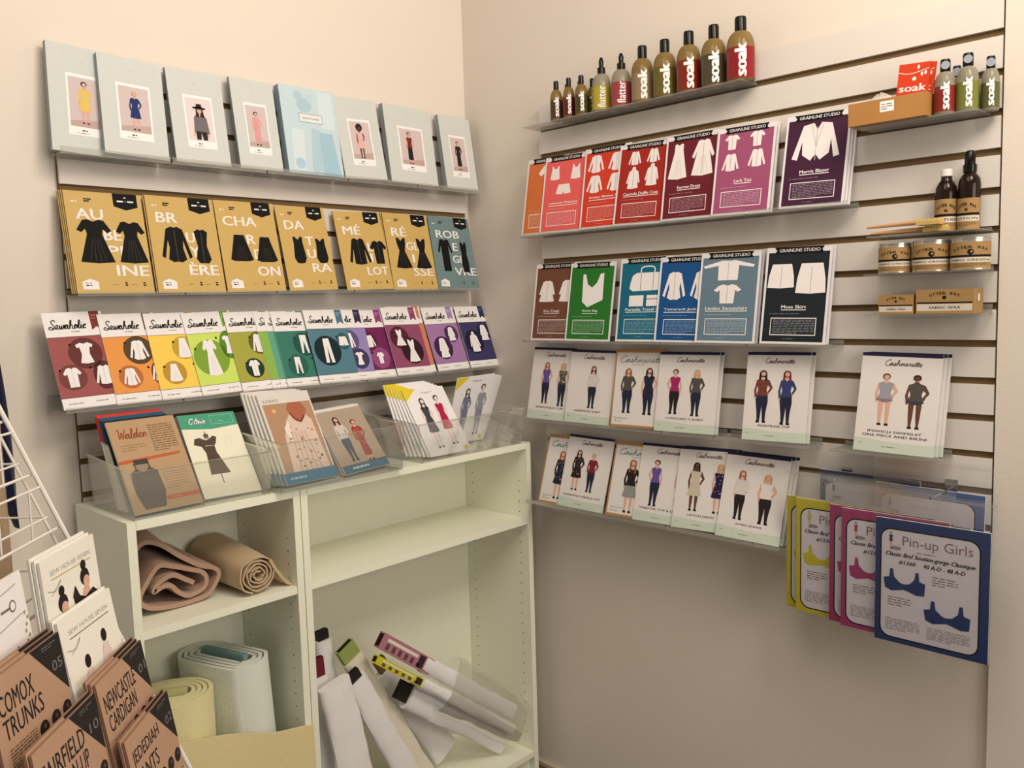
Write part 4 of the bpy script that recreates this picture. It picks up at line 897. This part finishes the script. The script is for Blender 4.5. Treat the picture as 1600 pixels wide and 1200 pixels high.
o = bolt_root('white batting bolt standing upright with a pale green board core', 'fabric bolt', 'batting_bolt')
q = rolled('batting', None, stad(.056, .016, .064, 3.6), .0085, vert(-1.005, -.165, .0905, .665, R(18), .03, 0), .575, WF); q.parent = o; tag(q)
q = MB(); q.box(-.008, .008, -.066, .066, 0, .585, mat((122, 150, 140), .6)); 
q.lines(0, 0, 1, 1, 0, BLACK) if False else None
q = q.build('board_core', o); q.location = (-1.004, -.165, .0905); q.rotation_euler = (0, 0, R(18))
for k in ('label', 'category'):
    pass
o = bolt_root('pale yellow foam roll standing in front of the white batting', 'foam roll', 'foam_roll')
q = rolled('foam', None, stad(.012, .022, .078, 4.6), .0095, vert(-1.150, -.205, .0905, .635, R(60), 0, 0), .545, YF); q.parent = o
q = MB(); q.box(-.007, .007, -.030, .030, 0, .555, mat((196, 188, 130), .7)); q = q.build('board_core', o); q.location = (-1.150, -.205, .0905); q.rotation_euler = (0, 0, R(60))
mb = MB(); k = mb.mi(cloth((226, 206, 150), 'cream_sheet')); nx, nz = 14, 10
for s in (0, 1):
    for j in range(nz+1):
        for i in range(nx+1):
            x = -1.255+.392*i/nx; z = .012+(.592-.004*math.sin(i*.8)-.112*(i/nx)-.012)*j/nz; mb.v.append((x, -.3085-.004*s-.0018*(1+math.sin(i*.9+j*.4)), z))
st = (nx+1)*(nz+1)
for j in range(nz):
    for i in range(nx):
        a = j*(nx+1)+i; mb.f += [(a, a+nx+1, a+nx+2, a+1), (a+st, a+1+st, a+nx+2+st, a+nx+1+st)]; mb.m += [k, k]
for i in range(nx): a = nz*(nx+1)+i; mb.f.append((a, a+st, a+st+1, a+1)); mb.m.append(k)
for j in range(nz): a = j*(nx+1)+nx; b = j*(nx+1); mb.f += [(a, a+nx+1, a+nx+1+st, a+st), (b, b+st, b+nx+1+st, b+nx+1)]; mb.m += [k, k]
tag(mb.build('foam_sheet', None, True), 'cream sheet standing across the lower front of the narrow bookcase', 'sheet')

# interfacing bolts: (top x,z) -> (bottom x,z), y centre, half width, half depth
def bolt(label, T, B, yc, hw, hd, core, corelen, coresz, color=None, printed=False, flare=1.15, tilt=0):
    o = thing('interfacing_bolt', label, 'fabric bolt', 'bolts leaning in the wide bookcase'); T = Vector((T[0], 0, T[1])); B = Vector((B[0], 0, B[1]))
    off = Vector((.67*(yc+.24), 0, -.5*(yc+.24))); T += off; B += off
    zb = .096+hw*flare*.75
    if B.z < zb or B.z < .14: B = T+(B-T)*((T.z-zb)/(T.z-B.z))
    ax = (B-T); ln = ax.length; ax.normalize(); side = Vector((-ax.z, 0, ax.x)); side = -side if side.x < 0 else side
    mb = MB(); k = mb.mi(color or IF); n = 18; S = 12
    for j in range(S+1):
        f = j/S; s = 1+(flare-1)*f
        for q in range(n):
            a = 2*math.pi*q/n; w_ = .0015*math.sin(3*a+j*.9+yc*50)+.0012*math.sin(j*2.3)
            r1 = (hw*s+w_)*math.copysign(abs(math.cos(a))**.8, math.cos(a)); r2 = (hd+w_)*math.copysign(abs(math.sin(a))**.7, math.sin(a))
            mb.v.append(tuple(T+ax*(ln*f)+side*r1+Vector((0, yc+r2+tilt*f, 0))))
    for j in range(S):
        for q in range(n): mb.f.append((j*n+q, j*n+(q+1) % n, (j+1)*n+(q+1) % n, (j+1)*n+q)); mb.m.append(k)
    mb.f += [tuple(range(n))[::-1], tuple(S*n+q for q in range(n))]; mb.m += [k, k]
    mb.build('interfacing', o, True)
    if core:
        cw, cd = coresz; b = MB(cw*2, corelen); b.box(0, cw*2, 0, cd*2, -.03, corelen, core); inner = mat((30, 22, 18))
        b.box(.004, cw*2-.004, .003, cd*2-.003, corelen-.001, corelen+.0004, inner)
        if printed: b.lines(.12, .08, .5, .92, 6, mat((90, 60, 60)), 2, .5); b.rect(.1, .03, .9, .16, mat((60, 40, 40)), 2); b.rect(.6, .2, .8, .9, mat((230, 220, 200)), 2)
        c = b.build('board_core', o); M_ = Matrix((side, Vector((0, 1, 0)), -ax)).transposed().to_4x4()
        if M_.determinant() < 0: M_ = Matrix((-side, Vector((0, 1, 0)), -ax)).transposed().to_4x4()
        sgn = 1 if M_.to_3x3().col[0].dot(side) > 0 else -1
        M_.translation = T-side*cw*sgn+Vector((0, yc-cd, 0)); c.matrix_world = M_
    return o
PKC = mat((176, 118, 124), .6); YLC = mat((206, 196, 40), .6); GRC = mat((150, 160, 88), .6); BRC = mat((110, 84, 52), .7); BKC = mat((38, 32, 28), .5); RDC = mat((110, 30, 44), .6)
bolt('narrow white bolt with an open black core, tallest, against the bookcase left side', (-.783, .655), (-.735, .10), -.150, .024, .016, BKC, .026, (.016, .008))
bolt('white bolt with dark red core, partly hidden behind the left side', (-.800, .560), (-.768, .10), -.205, .026, .015, RDC, .050, (.018, .007))
bolt('broad white bolt with a ragged top, at the left in front', (-.752, .528), (-.668, .10), -.268, .046, .016, None, 0, (0, 0))
bolt('white bolt with open dark core beside the ragged topped bolt', (-.688, .512), (-.49, .10), -.236, .032, .013, BKC, .028, (.020, .007))
bolt('cream bolt with a moss green board core sticking out', (-.696, .575), (-.440, .10), -.196, .031, .017, GRC, .045, (.027, .009), cloth((232, 220, 194), 'cream_interfacing'))
bolt('white bolt with a torn brown core, middle of the leaning bolts', (-.584, .505), (-.330, .10), -.150, .040, .018, BRC, .042, (.018, .007))
bolt('soft white bolt leaning low with a black core', (-.515, .412), (-.150, .125), -.238, .042, .016, BKC, .045, (.026, .008), flare=.9)
bolt('thin white bolt with a bright yellow labelled core', (-.475, .432), (-.125, .158), -.276, .016, .014, YLC, .190, (.011, .010), printed=True, flare=1.0)
bolt('white bolt with a dusty pink labelled core, uppermost of the leaning bolts', (-.465, .484), (-.120, .212), -.274, .024, .014, PKC, .180, (.021, .011), printed=True, flare=1.0)
mb = MB(); k = mb.mi(clear('bolt_film', tint=(.97, .98, .96), haze=.05, hazecol=(.75, .82, .74), refl=.5)); rr = random.Random(9)
for j in range(9):
    f = j/8; c = Vector((-.40+f*.285, 0, .412-f*.224)); n_ = 10
    for q in range(n_):
        a = 2*math.pi*q/n_; mb.v.append((c.x+(.062-.01*f)*math.cos(a)*.7+rr.uniform(-.005, .005), -.272+.031*math.sin(a), c.z+(.066)*math.cos(a)+rr.uniform(-.004, .004)))
for j in range(8):
    for q in range(10): mb.f.append((j*10+q, j*10+(q+1) % 10, (j+1)*10+(q+1) % 10, (j+1)*10+q)); mb.m.append(k)
tag(mb.build('plastic_wrap', None, True), 'crumpled clear plastic wrap around the pink and yellow cored bolts', 'plastic wrap')

# ------------------------------------------------------------------ clear bins on the bookcases, with patterns
def bin_(label, x0, x1, yf, yb, z0, h, fx, fy, hb=None):
    mb = MB(); t = .0022; hb = hb or h*1.15
    def quad(a, b, c, d, nrm):
        n = Vector(nrm)*t; vs = [Vector(v) for v in (a, b, c, d)]; vs += [v+n for v in vs]
        mb.add([tuple(v) for v in vs], [(0, 1, 2, 3), (7, 6, 5, 4), (0, 4, 5, 1), (1, 5, 6, 2), (2, 6, 7, 3), (3, 7, 4, 0)], BIN)
    A, B, C_, Dq = (x0, yf, z0), (x1, yf, z0), (x1, yb, z0), (x0, yb, z0)
    a, b, c, d = (x0-fx, yf-fy, z0+h), (x1+fx, yf-fy, z0+h), (x1+fx, yb+fy, z0+hb), (x0-fx, yb+fy, z0+hb)
    quad(A, B, C_, Dq, (0, 0, 1)); quad(A, B, b, a, (0, 1, 0)); quad(B, C_, c, b, (-1, 0, 0)); quad(C_, Dq, d, c, (0, -1, 0)); quad(Dq, A, a, d, (1, 0, 0))
    # rolled rim
    mb.tube([a, b, c, d, a], .0026, BIN, 6, False)
    return tag(mb.build('clear_bin'), label, 'bin', 'clear bins on the bookcases')
ZT = 1.0605
bin_('clear plastic bin holding the brown and the mint headed booklets, left on the bookcases', -1.245, -.9345, -.297, -.085, ZT, .100, .003, .010)
bin_('clear plastic bin holding magazines with dress photos, middle on the bookcases', -.925, -.570, -.325, -.072, ZT, .118, .003, .012)
bin_('clear plastic bin holding fashion sketch envelopes, right on the bookcases', -.485, -.098, -.302, -.072, ZT, .105, .012, .008)
def place(o, x, y, z, yaw, lean, roll=0): o.matrix_world = Matrix.Translation((x, y, z)) @ Matrix.Rotation(yaw, 4, 'Z') @ Matrix.Rotation(-lean, 4, 'X') @ Matrix.Rotation(-roll, 4, 'Y')
# brown booklet
KB = mat((182, 148, 108), .6); OR = mat((190, 92, 50))
r, b, p, h = env(.150, .215, .006, 'pattern_booklet', 'brown kraft booklet with orange bars and a red script title, in the left bin', 'sewing pattern', KB)
script(h, 'Walden', .10, .80, .52, .050, mat((150, 70, 40)), .014, 3); b.lines(.56, .62, .93, .93, 12, mat((120, 92, 62)), 2, .4); b.lines(.1, .66, .45, .74, 3, mat((140, 110, 80)), 2, .3)
b.poly([(0, .53), (.9, .56), (.92, .59), (0, .565)], OR, 2); b.rect(.5, .09, 1, .135, OR, 2); b.lines(.58, .10, .85, .12, 1, KB, 3, .5); b.lines(.55, .2, .92, .4, 7, mat((150, 120, 88)), 2, .3)
p.poly([(.18, .52), (.40, .54), (.42, .46), (.5, .42), (.52, .2), (.46, .03), (.16, .03), (.1, .2), (.1, .42), (.2, .46)], mat((92, 82, 74)), 3); p.circ(.3, .49, .09, mat((150, 130, 112)), 4); p.rect(.2, .505, .41, .56, mat((70, 60, 54)), 5)
finish(r, b, p, h, ('booklet', 'cover_photo', 'script_title')); place(r, -1.234, -.281, ZT+.008, .044, .555)
# mint headed booklet
CR = mat((234, 226, 196), .55)
r, b, p, h = env(.138, .2166, .005, 'pattern_booklet', 'cream booklet with a mint green header and a brown dress on a stand', 'sewing pattern', CR)
h.poly([(0, .83), (.5, .80), (1, .83), (1, 1), (0, 1)], mat((76, 156, 120)), 1); script(h, 'Colette', .16, .885, .44, .028, WHITE, .016, 3); h.frame(.54, .86, .94, .97, .006, mat((160, 206, 180)), 2); h.lines(.68, .89, .8, .90, 1, WHITE, 2, .5)
DB = mat((84, 66, 52)); p.poly([(.16, .70), (.26, .71), (.34, .67), (.42, .69), (.48, .72), (.54, .70), (.5, .63), (.46, .60), (.46, .52), (.58, .26), (.24, .26), (.28, .52), (.24, .6), (.12, .63)], DB, 3)
p.rect(.33, .69, .41, .745, DB, 4); p.poly([(.24, .71), (.34, .67), (.42, .69), (.42, .715), (.3, .72)], mat((222, 212, 190)), 4); p.rect(.36, .745, .375, .78, DB, 4); p.rect(.40, .15, .415, .26, mat((110, 90, 70)), 3); p.rect(.3, .60, .44, .605, CR, 5)
for x, y in ((.72, .6), (.72, .35)): p.ribbon([(x-.05, y), (x-.02, y+.1), (x+.04, y+.08), (x+.05, y-.02)], .005, mat((206, 198, 170)), 2)
finish(r, b, p, h, ('booklet', 'dress_print', 'mint_header')); place(r, -1.0743, -.2606, ZT+.008, -.006, .63, -.027)
q = dup(r, 'copy tucked directly beneath the mint headed cream booklet'); place(q, -1.0723, -.2530, ZT+.0055, -.006, .63, -.027); q['group'] = 'spare copies in the left bin'
q = dup(r, 'second copy beneath the mint headed cream booklet'); place(q, -1.0700, -.2455, ZT+.0035, -.006, .63, -.02); q['group'] = 'spare copies in the left bin'
# cream pages with red and teal tops behind at the left
for k, (cc, lb) in enumerate([((206, 56, 48), 'red topped booklet at the back of the left bin, leftmost'), ((206, 56, 48), 'red topped booklet beside the teal one in the left bin'), ((22, 84, 108), 'teal topped booklet behind the brown kraft one'), ((22, 84, 108), 'teal topped booklet nearest the brown kraft one'), ((40, 34, 34), 'black backed booklet directly behind the brown kraft one')]):
    r, b, p, h = env(.14, .212, .004, 'pattern_booklet', lb, 'sewing pattern', CR); h.rect(0, .72, 1, 1, mat(cc), 1)
    h2 = MB(.14, .212); h2.box(-.0004, .1404, -.0003, .0043, .153, .2124, mat(cc)); b.build('booklet', r); h2.build('coloured_header', r)
    if k == 4: b2 = MB(.14, .212); b2.box(-.0006, .1406, -.0005, .0046, 0, .2126, mat(cc)); b2.build('back_cover', r)
    place(r, -1.2395+.0015*k, -.207-.0115*k, ZT+.008, .03, .40+.03*k)
# magazines
def photomag(desc, W, H, kind, back=None):
    r, b, p, h = env(W, H, .005, 'pattern_magazine', desc, 'sewing pattern', mat((218, 208, 194), .35))
    if kind == 'L':
        p.rect(.04, .12, .97, .88, mat((176, 138, 104)), 1); p.poly([(.2, .12), (.26, .5), (.38, .68), (.5, .76), (.75, .76), (.88, .66), (.9, .4), (.92, .12)], mat((216, 190, 168)), 2)
        p.poly([(.46, .80), (.52, .88), (.78, .88), (.84, .78), (.76, .70), (.66, .64), (.54, .70)], mat((170, 98, 70)), 3); p.ribbon([(.5, .76), (.56, .69), (.66, .66), (.76, .72)], .03, mat((120, 50, 34)), 4)
        p.poly([(.3, .6), (.42, .68), (.4, .55), (.36, .4)], mat((232, 214, 196)), 3)
        for x in (.35, .45, .55, .65, .75): p.poly([(x, .12), (x+.02, .12), (.5+(x-.5)*.6+.015, .55), (.5+(x-.5)*.6, .55)], mat((186, 154, 134)), 3)
        rr = random.Random(8)
        for _ in range(26): x = rr.uniform(.3, .84); y = rr.uniform(.16, .62); p.circ(x, y, rr.uniform(.012, .03), mat((160, 124, 108)), 4, n=6)
        p.circ(.12, .80, .035, mat((226, 110, 80)), 2); p.circ(.22, .80, .035, mat((230, 180, 90)), 2)
        h.text('LODO', .08, .90, .36, .93, mat((150, 130, 110)), 3, bold=.01); h.rect(0, 0, 1, .12, mat((44, 112, 140)), 1); h.lines(.1, .04, .6, .07, 1, mat((150, 190, 200)), 2, .7)
    else:
        p.rect(.0, .10, 1, .96, mat((172, 152, 128)), 1); figure(p, .34, .16, .70, BK, mat((206, 192, 178)), mat((60, 70, 90)), wide=1.3); figure(p, .68, .12, .66, BRN, mat((160, 60, 54)), mat((150, 56, 50)), style='long', pattern=PINK, wide=1.3, hairlen=0)
        h.rect(0, 0, 1, .12, mat((44, 104, 132)), 1); h.lines(.2, .04, .8, .08, 1, mat((190, 210, 214)), 2, .7)
    return finish(r, b, p, h, ('booklet', 'cover_photo', 'blue_title_strip'))
r = photomag('magazine with cream dress photo and blue strip, left in the middle bin', .150, .2364, 'L'); place(r, -.882, -.286, ZT+.008, .09, .494, -.018)
for k in range(4):
    q = dup(r, '%s copy behind the cream dress magazine' % ['first', 'second', 'third', 'fourth'][k]); q['group'] = 'spare magazines in the middle bin'; place(q, -.888-.006*k, -.2775+.0115*k, ZT+.008, .09, .494-.018*k, -.018)
r = photomag('magazine with two people in print tops and a blue strip, right in the middle bin', .150, .1881, 'R'); place(r, -.724, -.2965, ZT+.008, .10, .62, .03)
for k in range(3):
    q = dup(r, '%s copy beneath the magazine with two people' % ['first', 'second', 'third'][k]); q['group'] = 'spare magazines in the middle bin'; place(q, -.724+.003*k, -.287+.009*k, ZT+.006-.0005*k, .10, .62, .03)
# fashion sketch envelopes
def sketch(desc, v, W=.150, H=.2135):
    r, b, p, h = env(W, H, .0035, 'pattern_envelope', desc, 'sewing pattern', mat((238, 230, 222), .4)); GP = mat((226, 200, 40)); GS = mat((70, 66, 72))
    h.poly([(0, 1), (.32, 1), (0, .82)], GP, 1); h.text('Vogue' if v == 0 else 'Vogue', .42, .91, .66, .945, GREY if v == 0 else BLACK, 2, shear=.3); b.rect(.84, .02, .95, .08, GP, 1)
    if v == 0:
        figure(p, .34, .10, .76, BK, GS, GS, skin=mat((232, 206, 190)), style='dress', sleeve=False, wide=1.0, hairlen=.14); figure(p, .70, .12, .76, BK, mat((176, 28, 66)), mat((188, 50, 90)), skin=mat((232, 206, 190)), style='dress', sleeve=False, hairlen=0)
    else:
        figure(p, .34, .12, .72, BK, mat((120, 124, 140)), mat((120, 124, 144)), skin=mat((220, 200, 190)), hairlen=.12); figure(p, .74, .10, .78, BRN, mat((150, 150, 160)), mat((140, 140, 156)), skin=mat((220, 200, 190)), hairlen=0)
    return finish(r, b, p, h, ('envelope', 'fashion_sketch', 'yellow_corner_title'))
r = sketch('white envelope with sketched black dress and red dress, front left in right bin', 0); place(r, -.4385, -.2850, ZT+.008, -.02, .60)
for k in range(6):
    q = dup(r, '%s envelope behind the black and red dress sketches' % ['first', 'second', 'third', 'fourth', 'fifth', 'sixth'][k]); q['group'] = 'sketch envelopes in the right bin'
    place(q, -.4435-.006*k, -.2785+.0115*k, ZT+.008, -.02, .60-.03*k)
r = sketch('white envelope with sketches of two people in grey blue, leaning right in the right bin', 1); place(r, -.326, -.215, ZT+.040, .02, .10, .0)
place(r, -.2855, -.172, ZT+.006, .0, -.33, .02)
for k in range(6):
    q = dup(r, '%s envelope fanned out behind the grey blue sketches' % ['first', 'second', 'third', 'fourth', 'fifth', 'sixth'][k]); q['group'] = 'sketch envelopes in the right bin'
    place(q, -.2765+.0065*k, -.1670+.0052*k, ZT+.006, .0, -.33-.010*k, -.02-.004*k)

# ------------------------------------------------------------------ wire rack, lower left
O = Vector((-1.7175, -.995, 1.1697)); th = .7565; hv = Vector((math.sin(th), math.cos(th), 0)); nv = Vector((math.cos(th), -math.sin(th), 0)); Zv = Vector((0, 0, 1))
WIRE = mat((226, 218, 204), .3, 'white_wire')
def rk(s, n, z): return O+hv*s+nv*n+Zv*z
DN, DZ = .0336, .0799; ZZ = 0
rack = thing('wire_display_rack', 'white wire display rack with tiered pockets, lower left', 'display rack', None, (O.x, O.y, 0))
def rp(mb, name):
    o = mb.build(name, None, True); o.parent = rack; o.matrix_parent_inverse = Matrix.Translation((-O.x, -O.y, 0)); return o
for s in (-.2, .36):
    mb = MB()
    for off in (0, -.02): mb.tube([rk(s, -.05+off-5*DN, 5*DZ), rk(s, -.05+off+10*DN, -10*DZ)], .0035 if off == 0 else .0022, WIRE)
    rp(mb, 'side_rail')
for k in range(-4, 5):
    mb = MB(); n0 = k*DN; z0 = -k*DZ
    mb.tube([rk(.362, n0-.058, z0), rk(-.2, n0-.058, z0)], .0022, WIRE)
    if k < 0 or k >= 5:
        mb.tube([rk(.335, n0-.03, z0-.012), rk(-.2, n0-.03, z0-.012)], .0018, WIRE)
        for s in (.30, .22, .14, .06, -.02): mb.tube([rk(s, n0-.03, z0-.012), rk(s, n0-.03, z0-.085)], .0015, WIRE)
    else:
        zz = z0-.165; mb.tube([rk(.345, n0+.031, zz), rk(-.2, n0+.031, zz)], .0016, WIRE)
    mb.tube([rk(.345, n0-.05, z0-.218), rk(.345, n0+.036, z0-.2195), rk(-.2, n0+.036, z0-.2195)], .0016, WIRE)
    rp(mb, 'pocket_wires')
KE = mat((180, 142, 112), .65, 'kraft_envelope', noise=.04); KEI = mat((64, 52, 46), .6); DKB = mat((40, 34, 32), .6)
def thread(desc, w1, w2, num, W=.150, H=.215):
    r, b, p, h = env(W, H, .0035, 'pattern_envelope', desc, 'sewing pattern', KE, 'kraft envelopes in the wire rack', side=mat((150, 112, 86)))
    b.text(w1, .07, .79, .07+.072*len(w1)+(.1 if len(w1) < 7 else 0), .90, DKB, 2, bold=.003); b.text(w2, .08, .665, .08+.072*len(w2)+(.1 if len(w2) < 7 else 0), .77, DKB, 2, bold=.003)
    b.lines(.1, .50, .46, .62, 7, mat((112, 84, 62)), 2, .4); b.rect(.08, .46, .98, .465, DKB, 2)
    p.poly([(.56, 1), (1.0, 1), (1.0, .66)], DKB, 3); p.text(num, .82, .81, .97, .87, mat((120, 112, 106)), 4); p.lines(.72, .95, .95, .98, 2, GREY, 4, .3)
    for x in (.91, .735, .56): q = MB(W, H); q.circ(x, .57, .065, DKB, 3); q.circ(x+.01, .58, .02, mat((90, 76, 66)), 4, n=8); q.build('round_badge', r)
    return finish(r, b, p, None, ('envelope', 'black_corner', 'badge_row'))
def rplace(o, s, n, z, yaw, lean, w_, h_):
    # top-left front corner given in rack coordinates; local x runs along the rack, -y faces out
    hx = Vector((math.sin(th+yaw), math.cos(th+yaw), 0)); nn = Vector((math.cos(th+yaw), -math.sin(th+yaw), 0))
    upv = Zv*math.cos(lean)-nn*math.sin(lean); out = nn*math.cos(lean)+Zv*math.sin(lean)
    Mx = Matrix((hx, -out, upv)).transposed().to_4x4(); Mx.translation = rk(s, n, z)-upv*h_; o.matrix_world = Mx
def rstack(r, s, n, z, yaw, lean, w_, h_, k, desc):
    rplace(r, s, n, z, yaw, lean, w_, h_)
    for i in range(1, k+1):
        q = dup(r, '%s copy behind the %s' % (['first', 'second', 'third'][i-1], desc.split(',')[0])); q['group'] = 'spare copies in the wire rack'; rplace(q, s-.002*i, n-.0052*i, z+.003*i, yaw, lean, w_, h_)
for w1, w2, num, s, n, z, yw, ln, ds in [('COMOX', 'TRUNKS', '05', -.001, .031, -.079, .03, .123, 'kraft envelope for trunks with a black corner, at the left picture edge'),
    ('FAIRFIELD', 'BUTTON-UP', '10', .001, .0704, -.1614, .011, .137, 'kraft envelope for a button-up shirt, lower left'),
    ('NEWCASTLE', 'CARDIGAN', '01', .1705, .0659, -.1607, -.0, .16, 'kraft envelope for a cardigan, below the white hair bun card'),
    ('JEDEDIAH', 'PANTS', '02', .1694, .0973, -.2384, .01, .16, 'kraft envelope for trousers, lowest in the rack')]:
    r = thread(ds, w1, w2, num); rstack(r, s, n, z, yw, ln, .15, .215, 1 if num in ('02', '10') else 2, ds)
def shs(desc, v, W=.138, H=.205):
    r, b, p, h = env(W, H, .0035, 'pattern_card', desc, 'sewing pattern', mat((236, 228, 208), .5)); G2 = mat((196, 162, 84)) if v == 0 else GREY
    h.text('SEW HOUSE SEVEN', .14, .885, .88, .915, mat((170, 162, 148)), 2); h.rect(.14, .855, .88, .862, G2, 2); h.ribbon([(.06, .80), (.2, .78), (.3, .83), (.12, .76)], .006, GREY, 2)
    if v == 0:
        for x, y in ((.28, .66), (.72, .74)):
            p.circ(x, y+.10, .05, BK, 4); p.circ(x, y+.02, .085, BK, 4); p.circ(x+.02, y-.015, .06, SKIN, 5); p.poly([(x-.05, y-.05), (x+.05, y-.05), (x+.10, y-.16), (x-.12, y-.16)], SKIN, 4)
        p.poly([(.46, .68), (.52, .74), (.58, .66), (.68, .63), (.84, .66), (.96, .60), (.92, .50), (.60, .48), (.50, .56)], BK, 6)
        p.poly([(.14, .56), (.44, .56), (.48, .40), (.10, .40)], SKIN, 4)
    else:
        lt = mat((222, 198, 186))
        for x, y in ((.34, .66), (.70, .74)):
            p.circ(x, y, .05, BK, 5, ry=.065); p.poly([(x-.04, y-.05), (x+.05, y-.05), (x+.12, y-.2), (x+.10, y-.34), (x-.12, y-.34), (x-.13, y-.2)], lt, 4)
    return finish(r, b, p, h, ('card', 'portrait_print', 'title_lettering'))
ds = 'cream card with two women with dark hair buns, at the top of the rack'; r = shs(ds, 0); rstack(r, .1761, .0058, .0007, .053, .079, .138, .205, 2, ds)
ds = 'cream card with two pale faded portraits, below the dark hair bun card'; r = shs(ds, 1); rstack(r, .1698, .0245, -.0767, .06, .156, .138, .205, 1, ds)
r, b, p, h = env(.149, .21, .004, 'pattern_card', 'white card with two lace bras and leafy edge, cut by the left picture edge', 'sewing pattern', WHITE)
b.ribbon([(.4, .90), (.9, .94)], .006, GREY, 2); b.ribbon([(.4, .72), (.92, .76)], .006, GREY, 2); p.circ(.8, .83, .05, GREY, 3); p.circ(.8, .83, .035, WHITE, 4); p.rect(.62, .82, .76, .835, GREY, 3)
for i in range(14): p.circ(.95+.03*math.sin(i*1.7), .3+i*.035, .018, mat((150, 160, 110)), 3, n=6)
bra(p, .55, .47, .36, .20, mat((178, 108, 100))); bra(p, .84, .50, .26, .20, mat((96, 60, 52)))
finish(r, b, p, h, ('card', 'lace_print', 't')); rplace(r, -.0007, -.0023, .0019, -.014, .114, .149, .21)
# ------------------------------------------------------------------ navy garment and tan fabric at the left edge
mb = MB(); k = mb.mi(cloth((22, 24, 48), 'navy_cloth')); nz, n_ = 20, 12
for j in range(nz+1):
    f = j/nz; z = 1.60-.56*f; wd = .052*(1-f**2.2)+.002
    for q in range(n_):
        a = 2*math.pi*q/n_; mb.v.append((-1.478+.085*f+wd*math.cos(a)*(1+.08*math.sin(3*a)), -.06+.014*math.sin(a)*(1+.4*math.sin(2*a+j*.2)), z))
for j in range(nz):
    for q in range(n_): mb.f.append((j*n_+q, j*n_+(q+1) % n_, (j+1)*n_+(q+1) % n_, (j+1)*n_+q)); mb.m.append(k)
mb.f += [tuple(range(n_))[::-1], tuple(nz*n_+q for q in range(n_))]; mb.m += [k, k]
tag(mb.build('hanging_cloth', None, True), 'dark navy cloth hanging to a point on the wall behind the wire rack', 'cloth')

mb = MB(); mb.box(0, .47, 0, .004, 0, .50, mat((172, 146, 114), .7, 'tan_board', noise=.06)); o = mb.build('backing_panel', rack); o['label'] = 'tan card backing panel'
Mx = Matrix((hv, -nv, Zv)).transposed().to_4x4(); Mx.translation = rk(-.1, -.132, -.29); o.matrix_parent_inverse = Matrix.Translation((-O.x, -O.y, 0)); o.matrix_basis = Mx
